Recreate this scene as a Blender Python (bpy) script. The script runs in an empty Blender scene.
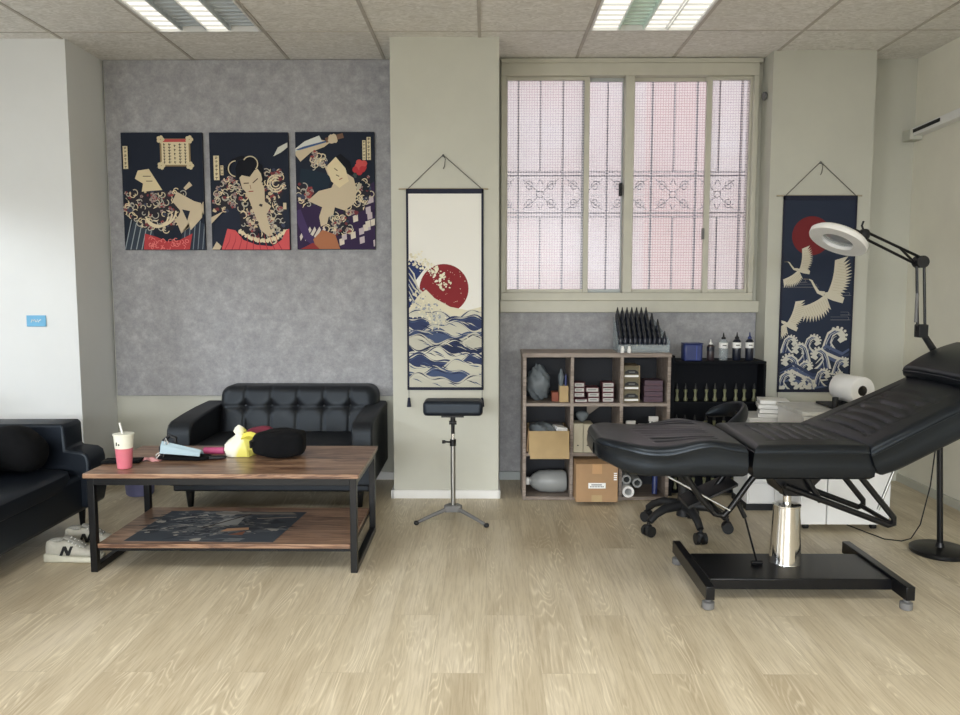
import bpy, bmesh, math, random
from mathutils import Vector, Matrix
random.seed(7)
S = bpy.context.scene
COL = S.collection
R = math.radians
PI = math.pi
ORG = {}

# ------------------------------------------------------------------ materials
def lin(c):
    o = []
    for v in c[:3]:
        v /= 255.0
        o.append(v / 12.92 if v <= .04045 else ((v + .055) / 1.055) ** 2.4)
    return (*o, 1.0)

class NT:
    def __init__(s, name):
        s.m = bpy.data.materials.new(name); s.m.use_nodes = True
        s.t = s.m.node_tree; s.b = s.t.nodes['Principled BSDF']; s.out = s.t.nodes['Material Output']
    def n(s, typ, **kw):
        nd = s.t.nodes.new(typ)
        for k, v in kw.items():
            if k in nd.inputs: nd.inputs[k].default_value = v
            else: setattr(nd, k, v)
        return nd
    def l(s, a, b): s.t.links.new(a, b)
    def coords(s, scale=(1, 1, 1), rot=(0, 0, 0), obj=True):
        tc = s.n('ShaderNodeTexCoord'); mp = s.n('ShaderNodeMapping')
        mp.inputs['Scale'].default_value = scale; mp.inputs['Rotation'].default_value = rot
        s.l(tc.outputs['Object' if obj else 'Generated'], mp.inputs[0]); return mp.outputs[0]
    def ramp(s, fac, stops):
        r = s.n('ShaderNodeValToRGB'); e = r.color_ramp.elements
        while len(e) < len(stops): e.new(.5)
        for i, (p, c) in enumerate(stops):
            e[i].position = p; e[i].color = c
        s.l(fac, r.inputs[0]); return r.outputs[0]
    def math(s, op, a, b=None, c=None):
        m = s.n('ShaderNodeMath', operation=op)
        for i, v in enumerate((a, b, c)):
            if v is None: continue
            if isinstance(v, (int, float)): m.inputs[i].default_value = v
            else: s.l(v, m.inputs[i])
        return m.outputs[0]
    def mix(s, fac, a, b, blend='MIX'):
        m = s.n('ShaderNodeMix', data_type='RGBA', blend_type=blend)
        for sock, v in ((m.inputs[0], fac), (m.inputs[6], a), (m.inputs[7], b)):
            if isinstance(v, (int, float, tuple)): sock.default_value = v
            else: s.l(v, sock)
        return m.outputs[2]
    def bump(s, h, strength=.2, dist=.002):
        b = s.n('ShaderNodeBump'); b.inputs['Strength'].default_value = strength; b.inputs['Distance'].default_value = dist
        s.l(h, b.inputs['Height']); s.l(b.outputs[0], s.b.inputs['Normal'])

def P(name, c, rough=.5, metal=0., var=.06, scale=14, bump=0., spec=.5, trans=0., alpha=1.):
    k = NT(name); b = k.b; c = lin(c)
    b.inputs['Roughness'].default_value = rough; b.inputs['Metallic'].default_value = metal
    b.inputs['Specular IOR Level'].default_value = spec
    b.inputs['Transmission Weight'].default_value = trans; b.inputs['Alpha'].default_value = alpha
    nz = k.n('ShaderNodeTexNoise', Scale=scale, Detail=5.); k.l(k.coords(), nz.inputs['Vector'])
    lo = tuple(v * (1 - var) for v in c[:3]) + (1,); hi = tuple(min(1, v * (1 + var)) for v in c[:3]) + (1,)
    k.l(k.ramp(nz.outputs[0], [(.3, lo), (.7, hi)]), b.inputs['Base Color'])
    if bump:
        n2 = k.n('ShaderNodeTexNoise', Scale=scale * 12, Detail=3.); k.l(k.coords(), n2.inputs['Vector'])
        k.bump(n2.outputs[0], bump)
    return k.m

def emit(name, c, strength):
    k = NT(name); e = k.n('ShaderNodeEmission'); e.inputs[0].default_value = lin(c); e.inputs[1].default_value = strength
    k.l(e.outputs[0], k.out.inputs[0]); return k.m

def mat_floor():
    k = NT('oak_vinyl_floor')
    co = k.coords()
    rot = k.n('ShaderNodeMapping'); rot.inputs['Rotation'].default_value = (0, 0, PI / 2); k.l(co, rot.inputs[0])
    br = k.n('ShaderNodeTexBrick'); k.l(rot.outputs[0], br.inputs['Vector'])
    br.offset = .37; br.offset_frequency = 2
    for s_, v in (('Scale', 1.), ('Brick Width', 1.22), ('Row Height', .18), ('Mortar Size', .0009), ('Mortar Smooth', .2), ('Bias', 0.)):
        br.inputs[s_].default_value = v
    br.inputs['Color1'].default_value = (0, 0, 0, 1); br.inputs['Color2'].default_value = (1, 1, 1, 1); br.inputs['Mortar'].default_value = (.5, .5, .5, 1)
    sc = k.n('ShaderNodeVectorMath', operation='MULTIPLY'); k.l(br.outputs['Color'], sc.inputs[0]); sc.inputs[1].default_value = (3.7, 5.3, 9.1)
    ad = k.n('ShaderNodeVectorMath', operation='ADD'); k.l(co, ad.inputs[0]); k.l(sc.outputs[0], ad.inputs[1])
    st = k.n('ShaderNodeMapping'); st.inputs['Scale'].default_value = (6.5, .62, 1); k.l(ad.outputs[0], st.inputs[0])
    nz = k.n('ShaderNodeTexNoise', Scale=1.25, Detail=2.5, Roughness=.45, Distortion=.35); k.l(st.outputs[0], nz.inputs['Vector'])
    rings = k.math('SINE', k.math('MULTIPLY', nz.outputs[0], 190.))
    r01 = k.math('MULTIPLY_ADD', rings, .5, .5)
    fs = k.n('ShaderNodeMapping'); fs.inputs['Scale'].default_value = (90, 3.5, 1); k.l(ad.outputs[0], fs.inputs[0])
    fine = k.n('ShaderNodeTexNoise', Scale=1.6, Detail=4., Roughness=.65); k.l(fs.outputs[0], fine.inputs['Vector'])
    ms = k.n('ShaderNodeMapping'); ms.inputs['Scale'].default_value = (4.5, .8, 1); k.l(ad.outputs[0], ms.inputs[0])
    mid = k.n('ShaderNodeTexNoise', Scale=1.2, Detail=3.); k.l(ms.outputs[0], mid.inputs['Vector'])
    base = k.ramp(mid.outputs[0], [(.3, lin((178, 164, 138))), (.55, lin((202, 190, 165))), (.75, lin((216, 205, 183)))])
    mk = k.n('ShaderNodeTexNoise', Scale=2.1, Detail=2.); k.l(ms.outputs[0], mk.inputs['Vector'])
    msk = k.ramp(mk.outputs[0], [(.44, (.08, .08, .08, 1)), (.64, (1, 1, 1, 1))])
    g1 = k.mix(k.math('MULTIPLY', k.math('MULTIPLY', k.math('POWER', r01, 4.), msk), .62), base, lin((236, 226, 202)))
    g2 = k.mix(k.math('MULTIPLY', k.ramp(fine.outputs[0], [(.45, (0, 0, 0, 1)), (.72, (1, 1, 1, 1))]), .5), g1, lin((146, 130, 104)))
    tone = k.mix(.07, g2, br.outputs['Color'], 'SOFT_LIGHT')
    fin = k.mix(k.math('MULTIPLY', br.outputs['Fac'], .22), tone, lin((120, 106, 86)))
    # scuffed, greyer patch
    k.l(fin, k.b.inputs['Base Color'])
    k.b.inputs['Roughness'].default_value = .42; k.b.inputs['Specular IOR Level'].default_value = .4
    k.bump(k.math('ADD', k.math('MULTIPLY', fine.outputs[0], .6), k.math('MULTIPLY', r01, .2)), .12, .001)
    return k.m

def mat_wood(name, cols, axis='X', rough=.4, bands=16., rep=.11):
    k = NT(name); co = k.coords()
    sc = {'X': (.9, 9, 9), 'Y': (9, .9, 9), 'Z': (9, 9, .9)}[axis]
    # board strips: step the cross coordinate
    sp = k.n('ShaderNodeSeparateXYZ'); k.l(co, sp.inputs[0])
    cr = sp.outputs['Y' if axis != 'Y' else 'X']
    idx = k.math('FLOOR', k.math('DIVIDE', cr, rep))
    cb = k.n('ShaderNodeCombineXYZ'); k.l(k.math('MULTIPLY', idx, 3.17), cb.inputs[0]); k.l(k.math('MULTIPLY', idx, 1.7), cb.inputs[2])
    ad = k.n('ShaderNodeVectorMath', operation='ADD'); k.l(co, ad.inputs[0]); k.l(cb.outputs[0], ad.inputs[1])
    mp = k.n('ShaderNodeMapping'); mp.inputs['Scale'].default_value = sc; k.l(ad.outputs[0], mp.inputs[0])
    nz = k.n('ShaderNodeTexNoise', Scale=1.5, Detail=6., Roughness=.6, Distortion=.6); k.l(mp.outputs[0], nz.inputs['Vector'])
    f = k.math('MULTIPLY_ADD', k.math('SINE', k.math('MULTIPLY', nz.outputs[0], bands * 3)), .18, nz.outputs[0])
    k.l(k.ramp(f, [(.25, lin(cols[0])), (.5, lin(cols[1])), (.8, lin(cols[2]))]), k.b.inputs['Base Color'])
    k.b.inputs['Roughness'].default_value = rough; k.bump(nz.outputs[0], .08, .001)
    return k.m

def mat_felt():
    k = NT('grey_felt'); co = k.coords()
    a = k.n('ShaderNodeTexNoise', Scale=17., Detail=8., Roughness=.72); k.l(co, a.inputs['Vector'])
    b = k.n('ShaderNodeTexNoise', Scale=180., Detail=3.); k.l(co, b.inputs['Vector'])
    c = k.ramp(a.outputs[0], [(.32, lin((150, 150, 153))), (.52, lin((165, 165, 168))), (.7, lin((184, 184, 186)))])
    k.l(k.mix(.25, c, b.outputs[0], 'SOFT_LIGHT'), k.b.inputs['Base Color'])
    k.b.inputs['Roughness'].default_value = .95; k.b.inputs['Specular IOR Level'].default_value = .1
    k.bump(b.outputs[0], .3, .002); return k.m

def mat_tile():
    k = NT('mineral_ceiling_tile'); co = k.coords((1, 1.6, 1))
    a = k.n('ShaderNodeTexNoise', Scale=15., Detail=4., Roughness=.55, Distortion=2.2); k.l(co, a.inputs['Vector'])
    b = k.n('ShaderNodeTexNoise', Scale=60., Detail=3., Distortion=.5); k.l(co, b.inputs['Vector'])
    c = k.ramp(a.outputs[0], [(.3, lin((212, 209, 203))), (.5, lin((228, 226, 221))), (.66, lin((243, 241, 238)))])
    k.l(k.mix(.18, c, b.outputs[0], 'SOFT_LIGHT'), k.b.inputs['Base Color'])
    k.b.inputs['Roughness'].default_value = .95; k.bump(a.outputs[0], .5, .004); return k.m

def mat_wall(name, c, stain=.03):
    k = NT(name); co = k.coords()
    a = k.n('ShaderNodeTexNoise', Scale=1.7, Detail=6., Roughness=.6); k.l(co, a.inputs['Vector'])
    b = k.n('ShaderNodeTexNoise', Scale=70., Detail=3.); k.l(co, b.inputs['Vector'])
    c = lin(c); lo = tuple(v * (1 - stain * 2) for v in c[:3]) + (1,); hi = tuple(min(1, v * (1 + stain)) for v in c[:3]) + (1,)
    k.l(k.ramp(a.outputs[0], [(.3, lo), (.6, hi)]), k.b.inputs['Base Color'])
    k.b.inputs['Roughness'].default_value = .75; k.b.inputs['Specular IOR Level'].default_value = .25
    k.bump(b.outputs[0], .08, .002); return k.m

def mat_leather(name, c=(26, 27, 31), rough=.36):
    k = NT(name); co = k.coords()
    v = k.n('ShaderNodeTexVoronoi', Scale=260.); k.l(co, v.inputs['Vector'])
    a = k.n('ShaderNodeTexNoise', Scale=6., Detail=4.); k.l(co, a.inputs['Vector'])
    c = lin(c); k.l(k.ramp(a.outputs[0], [(.3, tuple(x * .85 for x in c[:3]) + (1,)), (.7, tuple(x * 1.15 for x in c[:3]) + (1,))]), k.b.inputs['Base Color'])
    k.l(k.math('MULTIPLY_ADD', a.outputs[0], .16, rough - .08), k.b.inputs['Roughness'])
    k.b.inputs['Specular Tint'].default_value = (.76, .88, 1, 1)
    k.bump(v.outputs['Distance'], .1, .0008); return k.m

def mat_pattern_glass():
    # pressed glass with a fine square grid of ribs; lets the alley show through
    k = NT('grid_pressed_glass'); co = k.coords()
    sp = k.n('ShaderNodeSeparateXYZ'); k.l(co, sp.inputs[0])
    def rib(sock, pitch, w):
        fr = k.math('FRACT', k.math('DIVIDE', sock, pitch))
        return k.math('LESS_THAN', fr, w)
    grid = k.math('MAXIMUM', rib(sp.outputs[0], .0165, .22), rib(sp.outputs[2], .0165, .26))
    tr = k.n('ShaderNodeBsdfTransparent'); tr.inputs[0].default_value = (.93, .94, .95, 1)
    tl = k.n('ShaderNodeBsdfTranslucent'); tl.inputs[0].default_value = (.93, .93, .95, 1)
    gl = k.n('ShaderNodeBsdfGlossy'); gl.inputs['Roughness'].default_value = .25
    m0 = k.n('ShaderNodeMixShader'); k.l(tr.outputs[0], m0.inputs[1]); k.l(tl.outputs[0], m0.inputs[2]); m0.inputs[0].default_value = .5
    dk = k.n('ShaderNodeBsdfTransparent'); dk.inputs[0].default_value = (.72, .73, .76, 1)
    m1 = k.n('ShaderNodeMixShader'); k.l(grid, m1.inputs[0]); k.l(m0.outputs[0], m1.inputs[1]); k.l(dk.outputs[0], m1.inputs[2])
    m2 = k.n('ShaderNodeMixShader'); m2.inputs[0].default_value = .04; k.l(m1.outputs[0], m2.inputs[1]); k.l(gl.outputs[0], m2.inputs[2])
    k.l(m2.outputs[0], k.out.inputs[0]); return k.m

def mat_clear(name, tint=(235, 240, 240), amount=.25, rough=.15):
    k = NT(name)
    tr = k.n('ShaderNodeBsdfTransparent'); tr.inputs[0].default_value = lin(tint)
    k.b.inputs['Base Color'].default_value = lin(tint); k.b.inputs['Roughness'].default_value = rough
    nz = k.n('ShaderNodeTexNoise', Scale=25., Detail=3.); k.l(k.coords(), nz.inputs['Vector']); k.bump(nz.outputs[0], .3, .004)
    mx = k.n('ShaderNodeMixShader'); mx.inputs[0].default_value = amount
    k.l(tr.outputs[0], mx.inputs[1]); k.l(k.b.outputs[0], mx.inputs[2]); k.l(mx.outputs[0], k.out.inputs[0]); return k.m

def mat_tiles_outside():
    k = NT('alley_wall_tiles'); co = k.coords()
    sp = k.n('ShaderNodeSeparateXYZ'); k.l(co, sp.inputs[0])
    cb = k.n('ShaderNodeCombineXYZ'); k.l(sp.outputs[0], cb.inputs[0]); k.l(sp.outputs[2], cb.inputs[1])
    br = k.n('ShaderNodeTexBrick'); k.l(cb.outputs[0], br.inputs['Vector'])
    for s_, v in (('Scale', 1.), ('Brick Width', .2), ('Row Height', .06), ('Mortar Size', .004)): br.inputs[s_].default_value = v
    nz = k.n('ShaderNodeTexNoise', Scale=1.4, Detail=2.); k.l(co, nz.inputs['Vector'])
    c1 = k.ramp(nz.outputs[0], [(.35, lin((240, 236, 240))), (.65, lin((232, 214, 214)))])
    k.l(c1, br.inputs['Color1']); k.l(k.mix(.15, c1, lin((214, 176, 172))), br.inputs['Color2']); br.inputs['Mortar'].default_value = lin((225, 220, 220))
    # pinker band of tiles to the east
    band = k.math('MULTIPLY', k.math('GREATER_THAN', sp.outputs[0], 1.25), k.math('LESS_THAN', sp.outputs[0], 1.75))
    fc = k.mix(k.math('MULTIPLY', band, .4), br.outputs['Color'], lin((226, 170, 164)))
    k.l(fc, k.b.inputs['Base Color']); k.b.inputs['Roughness'].default_value = .8
    return k.m

def mat_art():
    k = NT('printed_ink'); a = k.n('ShaderNodeAttribute', attribute_name='Ink')
    nz = k.n('ShaderNodeTexNoise', Scale=400., Detail=2.); k.l(k.coords(), nz.inputs['Vector'])
    k.l(k.mix(.12, a.outputs['Color'], nz.outputs[0], 'SOFT_LIGHT'), k.b.inputs['Base Color'])
    k.b.inputs['Roughness'].default_value = .7; k.b.inputs['Specular IOR Level'].default_value = .2; return k.m

M = {}
M['floor'] = mat_floor(); M['felt'] = mat_felt(); M['tile'] = mat_tile(); M['ink'] = mat_art()
M['wall_cream'] = mat_wall('cream_wall_paint', (196, 196, 185)); M['wall_white'] = mat_wall('white_wall_paint', (226, 228, 228), .015)
M['tbar'] = P('ceiling_tee_bar', (184, 178, 170), .5, .0, .1)
M['leather'] = mat_leather('black_leather', (11, 14, 20), .33); M['leather_navy'] = mat_leather('blue_black_leather', (17, 22, 32), .44)
M['leather_sofa'] = mat_leather('charcoal_leather', (23, 23, 26), .5)
M['fabric_black'] = P('black_fabric', (14, 15, 18), .95, 0, .2, 40, .3, .2)
M['black'] = P('black_paint', (13, 14, 17), .32, 0, .1, spec=.35); M['black_matte'] = P('black_plastic', (15, 17, 21), .55, 0, .1)
M['walnut'] = mat_wood('walnut_laminate', [(92, 66, 52), (138, 106, 84), (172, 140, 114)], 'X', .32, 16., .06)
M['ash'] = mat_wood('grey_brown_laminate', [(118, 106, 97), (136, 124, 115), (150, 139, 130)], 'X', .55)
M['dark_back'] = P('dark_back_board', (34, 36, 42), .7)
M['chrome'] = P('chrome', (225, 225, 225), .09, 1., .02); M['steel'] = P('brushed_steel', (165, 165, 162), .35, 1., .05)
M['grey_plastic'] = P('grey_plastic', (110, 110, 110), .5)
M['cream_alu'] = P('cream_window_frame', (196, 194, 180), .45, 0, .03); M['grey_alu'] = P('grey_sash_frame', (176, 182, 182), .4, 0, .03)
M['white'] = P('white_plastic', (232, 232, 230), .35, 0, .02); M['paper'] = P('white_paper', (240, 240, 238), .9, 0, .03)
M['cardboard'] = P('tan_cardboard', (166, 134, 100), .85, 0, .06); M['cardboard_light'] = P('yellow_cardboard', (178, 154, 114), .85, 0, .06)
M['cream_carton'] = P('cream_carton', (184, 178, 158), .8); M['maroon'] = P('maroon_card', (92, 50, 58), .6); M['purple'] = P('plum_box', (80, 62, 74), .6)
M['glass_grid'] = mat_pattern_glass(); M['clear'] = mat_clear('clear_plastic', (232, 238, 240), .22); M['bag'] = mat_clear('plastic_bag_film', (176, 186, 192), .3, .3)
M['outside'] = mat_tiles_outside(); M['iron'] = P('grille_iron', (140, 144, 164), .6)
M['pink'] = P('pink_drink', (216, 118, 134), .35, 0, .06); M['white_cup'] = P('milky_cup', (236, 236, 222), .35, 0, .03)
M['ink_black'] = P('ink_black', (22, 27, 42), .3); M['blue'] = P('deep_blue', (36, 50, 104), .4); M['lavender'] = P('lavender_plastic', (104, 106, 142), .5)
M['light_blue'] = P('light_blue_plate', (112, 180, 220), .4); M['mask_blue'] = P('pale_blue_fabric', (176, 200, 212), .85, 0, .04)
M['olive'] = P('olive_label', (110, 112, 84), .4); M['hot_pink'] = P('hot_pink', (196, 84, 132), .5); M['red'] = P('dark_red_cloth', (122, 44, 64), .8)
M['yellow'] = P('yellow_print', (228, 218, 90), .45); M['bagwhite'] = P('white_bag_plastic', (240, 238, 214), .4)
M['rod_wood'] = P('pale_wood_rod', (170, 160, 138), .6); M['scroll_navy'] = P('navy_cloth', (34, 38, 56), .9, 0, .1, 80, .2)
M['cord'] = P('grey_cord', (90, 88, 84), .9)
M['shoe'] = P('pale_grey_suede', (184, 182, 172), .9, 0, .05, 60, .2); M['shoe_mesh'] = P('grey_mesh', (150, 150, 144), .95, 0, .2, 120, .3); M['sole'] = P('off_white_rubber', (204, 202, 186), .6)
M['tube'] = emit('fluorescent_tube', (255, 252, 240), 1.25)
M['louvre'] = P('grey_blue_louvre', (198, 206, 212), .5); M['teal'] = P('teal_tinted_reflector', (226, 246, 238), .5)
M['rack_black'] = P('rack_black', (8, 11, 18), .75, spec=.2)
M['dull_label'] = P('dull_paper_label', (186, 186, 182), .8)
M['jug'] = P('translucent_jug', (142, 145, 145), .4); M['red_brown'] = P('red_brown_box', (130, 70, 52), .7)
M['lens'] = mat_clear('lens_glass', (225, 228, 230), .3, .05)

# ------------------------------------------------------------------ geometry builder
class B:
    def __init__(s): s.bm = bmesh.new()
    def _m(s, fs, m):
        for f in fs: f.material_index = m
    def hexa(s, p, m=0):
        v = [s.bm.verts.new(q) for q in p]
        s._m([s.bm.faces.new([v[i] for i in f]) for f in ((0, 3, 2, 1), (4, 5, 6, 7), (0, 1, 5, 4), (1, 2, 6, 5), (2, 3, 7, 6), (3, 0, 4, 7))], m); return s
    def box(s, x0, x1, y0, y1, z0, z1, m=0, rot=None, piv=None):
        p = [Vector(q) for q in ((x0, y0, z0), (x1, y0, z0), (x1, y1, z0), (x0, y1, z0), (x0, y0, z1), (x1, y0, z1), (x1, y1, z1), (x0, y1, z1))]
        if rot is not None:
            c = Vector(piv) if piv else sum(p, Vector()) / 8
            p = [rot @ (q - c) + c for q in p]
        return s.hexa(p, m)
    def loft(s, rings, m=0, cap=True):
        vs = [[s.bm.verts.new(p) for p in r] for r in rings]; n = len(vs[0]); fs = []
        for a, b in zip(vs, vs[1:]):
            for i in range(n):
                j = (i + 1) % n; fs.append(s.bm.faces.new((a[i], a[j], b[j], b[i])))
        if cap: fs += [s.bm.faces.new(vs[0][::-1]), s.bm.faces.new(vs[-1])]
        s._m(fs, m); return s
    def cyl(s, p, q, r0, r1=None, n=16, m=0, cap=True):
        r1 = r0 if r1 is None else r1; p, q = Vector(p), Vector(q); d = (q - p).normalized()
        a = d.orthogonal().normalized(); b = d.cross(a)
        ring = lambda c, r: [c + (a * math.cos(2 * PI * i / n) + b * math.sin(2 * PI * i / n)) * r for i in range(n)]
        return s.loft([ring(p, r0), ring(q, r1)], m, cap)
    def path(s, pts, r, n=8, m=0, closed=False):
        pts = [Vector(p) for p in pts]; N = len(pts); rings = []
        rr = r if isinstance(r, (list, tuple)) else [r] * N
        prev = None
        for i, p in enumerate(pts):
            d = (pts[(i + 1) % N] - pts[i - 1]) if (closed or 0 < i < N - 1) else (pts[1] - pts[0] if i == 0 else pts[-1] - pts[-2])
            d.normalize()
            a = d.orthogonal().normalized() if prev is None else (prev - d * prev.dot(d)).normalized()
            prev = a; b = d.cross(a)
            rings.append([p + (a * math.cos(2 * PI * k / n) + b * math.sin(2 * PI * k / n)) * rr[i] for k in range(n)])
        if closed: rings.append(rings[0]); 
        return s.loft(rings, m, not closed)
    def lathe(s, prof, c=(0, 0, 0), n=20, m=0, mat=None):
        c = Vector(c); T = mat or Matrix.Identity(3)
        rings = [[c + T @ Vector((r * math.cos(2 * PI * i / n), r * math.sin(2 * PI * i / n), z)) for i in range(n)] for r, z in prof]
        return s.loft(rings, m, prof[0] != prof[-1])
    def prism(s, pts, a0, a1, axis='Y', m=0):
        f = {'Y': lambda p, a: (p[0], a, p[1]), 'X': lambda p, a: (a, p[0], p[1]), 'Z': lambda p, a: (p[0], p[1], a)}[axis]
        return s.loft([[f(p, a0) for p in pts], [f(p, a1) for p in pts]], m)
    def sell(s, c, r, e1=.5, e2=.5, nu=28, nv=16, m=0, T=None, fn=None):
        c = Vector(c); T = T or Matrix.Identity(3)
        sg = lambda v, e: math.copysign(abs(v) ** e, v)
        rings = []
        for j in range(1, nv):
            ph = -PI / 2 + PI * j / nv; ring = []
            for i in range(nu):
                th = 2 * PI * i / nu
                p = Vector((r[0] * sg(math.cos(ph), e1) * sg(math.cos(th), e2), r[1] * sg(math.cos(ph), e1) * sg(math.sin(th), e2), r[2] * sg(math.sin(ph), e1)))
                if fn: p = fn(p)
                ring.append(c + T @ p)
            rings.append(ring)
        return s.loft(rings, m)
    def grid(s, f, nu, nv, m=0):
        v = [[s.bm.verts.new(f(i / nu, j / nv)) for j in range(nv + 1)] for i in range(nu + 1)]
        s._m([s.bm.faces.new((v[i][j], v[i + 1][j], v[i + 1][j + 1], v[i][j + 1])) for i in range(nu) for j in range(nv)], m); return v
    def build(s, name, mats, parent=None, bevel=0, seg=2, smooth=True, ang=38, fix=True):
        if fix: bmesh.ops.recalc_face_normals(s.bm, faces=s.bm.faces[:])
        me = bpy.data.meshes.new(name)
        if parent is not None:
            o0 = ORG.get(parent.name, Vector())
            bmesh.ops.translate(s.bm, verts=s.bm.verts[:], vec=-o0)
        s.bm.to_mesh(me); s.bm.free()
        for k in (mats if isinstance(mats, (list, tuple)) else [mats]): me.materials.append(M[k] if isinstance(k, str) else k)
        if smooth:
            for p in me.polygons: p.use_smooth = True
            me.set_sharp_from_angle(angle=R(ang))
        o = bpy.data.objects.new(name, me); COL.objects.link(o)
        if parent is not None: o.parent = parent; ORG[o.name] = ORG.get(parent.name, Vector())
        if bevel:
            b = o.modifiers.new('soft_edges', 'BEVEL'); b.width = bevel; b.segments = seg; b.limit_method = 'ANGLE'; b.angle_limit = R(40)
        return o

def thing(name, label, cat, loc=(0, 0, 0), rz=0, group=None, local=False):
    o = bpy.data.objects.new(name, None); COL.objects.link(o); o.empty_display_size = .1
    o.location = loc; o.rotation_euler = (0, 0, rz); o['label'] = label; o['category'] = cat
    if group: o['group'] = group
    ORG[o.name] = Vector() if local else Vector(loc)
    return o
def tag(o, label, cat, group=None):
    o['label'] = label; o['category'] = cat
    if group: o['group'] = group
    return o
def struct(o, label=None):
    o['kind'] = 'structure'
    if label: o['label'] = label
    return o
def dup(root, loc, rz=None, label=None, group=None):
    r = root.copy(); COL.objects.link(r); r.location = loc
    if rz is not None: r.rotation_euler = (0, 0, rz)
    if label: r['label'] = label
    if group: r['group'] = group
    for ch in list(root.children):
        c = ch.copy(); COL.objects.link(c); c.parent = r
        for g in ch.children:
            d = g.copy(); COL.objects.link(d); d.parent = c
    return r
def RZ(a): return Matrix.Rotation(a, 3, 'Z')
def RX(a): return Matrix.Rotation(a, 3, 'X')
def RY(a): return Matrix.Rotation(a, 3, 'Y')

# ------------------------------------------------------------------ camera
f, H = 780.0, 1.26
cam = bpy.data.cameras.new('camera'); cam.sensor_width = 36; cam.lens = 36 * f / 960; cam.clip_start = .05
co = bpy.data.objects.new('camera', cam); COL.objects.link(co); S.camera = co
p_, y_ = .092, -.0085
fw = Vector((math.sin(y_) * math.cos(p_), math.cos(y_) * math.cos(p_), -math.sin(p_))); rt = Vector((math.cos(y_), -math.sin(y_), 0)); up = rt.cross(fw)
co.matrix_world = Matrix(((rt.x, up.x, -fw.x, 0), (rt.y, up.y, -fw.y, 0), (rt.z, up.z, -fw.z, H), (0, 0, 0, 1)))

# ------------------------------------------------------------------ room
CZ = 2.655; WY = 5.0; RXW = 2.67; LX = -4.3; BY = -4.0
struct(B().box(LX, RXW + .15, BY, WY + .15, -.06, 0).build('floor', 'floor'), 'pale oak plank floor')
struct(B().box(LX - .15, RXW + .2, BY, WY + .25, CZ + .16, CZ + .26).build('ceiling_blocker', 'wall_white'))  # unseen slab added above the tiles to block light
G0, GS, GY = -1.823, .594, 4.446
trof = [(1, (4.446 - 2 * GS, 4.446)), (5, (4.446 - 2 * GS, 4.446))]
b = B(); g = B()
ys = [WY] + [GY - GS * k for k in range(0, 15)]
xs = [G0 + GS * k for k in range(-4, 8)]; xs[0] = LX; xs.append(RXW)
for i in range(len(xs) - 1):
    for j in range(len(ys) - 1):
        ci = i - 4
        if ci in (1 - 1, 5 - 1) and j in (1, 2): continue
        b.box(xs[i] + .0, xs[i + 1] - .0, ys[j + 1], ys[j], CZ + .003, CZ + .018)
struct(b.build('ceiling', 'tile'), 'suspended ceiling of textured grey tiles')
for x in xs[1:-1]: g.box(x - .009, x + .009, BY, WY, CZ - .001, CZ + .004)
for y in ys[1:]:
    if abs(y - (GY - GS)) < .01:
        for i in range(len(xs) - 1):
            if i - 4 not in (0, 4): g.box(xs[i], xs[i + 1], y - .004, y + .004, CZ - .0005, CZ + .004)
    else: g.box(LX, RXW, y - .004, y + .004, CZ - .0005, CZ + .004)
struct(g.build('trim_1', 'tbar'), 'ceiling tee bars')
# back wall with window opening
wx0, wx1, wz0, wz1 = .1, 1.67, 1.165, 2.625
b = B()
b.box(-2.6, wx0, WY, WY + .15, 0, CZ + .16).box(wx1, RXW + .15, WY, WY + .15, 0, CZ + .16).box(wx0, wx1, WY, WY + .15, 0, wz0).box(wx0, wx1, WY, WY + .15, wz1, CZ + .16)
struct(b.build('wall_back', 'wall_cream'), 'cream back wall')
struct(B().box(LX, -2.4, 4.56, 5.15, 0, CZ + .16).build('wall_left_return', 'wall_white'), 'white wall section left of the grey felt panel')
b = B().box(LX - .15, LX, BY, -3.5, 0, CZ + .16).box(LX - .15, LX, -.5, .6, 0, CZ + .16).box(LX - .15, LX, -3.5, -.5, 2.1, CZ + .16).box(LX - .15, LX, 4.3, 5.15, 0, CZ + .16).box(LX - .15, LX, .6, 4.3, 2.14, CZ + .16)  # opening nearer the rear is added, for the right wall fill lamp
struct(b.build('wall_left', 'wall_white'), 'left wall with the side shopfront opening and an added fill opening')
b = B().box(LX - .15, -3.9, BY - .15, BY, 0, CZ + .16).box(2.3, RXW + .15, BY - .15, BY, 0, CZ + .16).box(-3.9, 2.3, BY - .15, BY, 2.2, CZ + .16)
struct(b.build('wall_rear', 'wall_white'), 'rear wall with the shopfront opening')
struct(B().box(RXW, RXW + .15, BY, WY, 0, CZ + .16).build('wall_right', mat_wall('daylit_cream_paint', (232, 229, 215))), 'right wall with daylight put into its cream paint')  # cream lightened here to stand in for side daylight
struct(B().box(-.55, .07, 4.55, WY, 0, CZ + .16).build('wall_pillar', 'wall_cream'), 'cream pillar behind the wave scroll')
struct(B().box(1.715, 2.33, 4.82, WY, 0, CZ + .16).build('wall_pillar_right', 'wall_cream'), 'cream pillar behind the crane scroll')
struct(B().box(-2.385, -.57, 4.975, WY - .001, .552, CZ).build('wall_panel', 'felt', bevel=.002), 'large grey felt panel behind the loveseat')
struct(B().box(.085, 1.712, 4.975, WY - .001, .06, 1.09).build('wall_panel_low', 'felt', bevel=.002), 'grey felt panel below the window')
b = B().box(-.56, .078, 4.533, 4.5495, 0, .05); b.box(-.566, -.5505, 4.533, 4.95, 0, .05); b.box(.0705, .082, 4.533, 4.97, 0, .05)
struct(b.build('baseboard_pillar', 'white', bevel=.002))
struct(B().box(-2.399, -.57, 4.985, 4.9995, 0, .05).box(-2.3995, -2.388, 4.56, 4.985, 0, .04).build('baseboard_left', 'white'))
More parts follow.
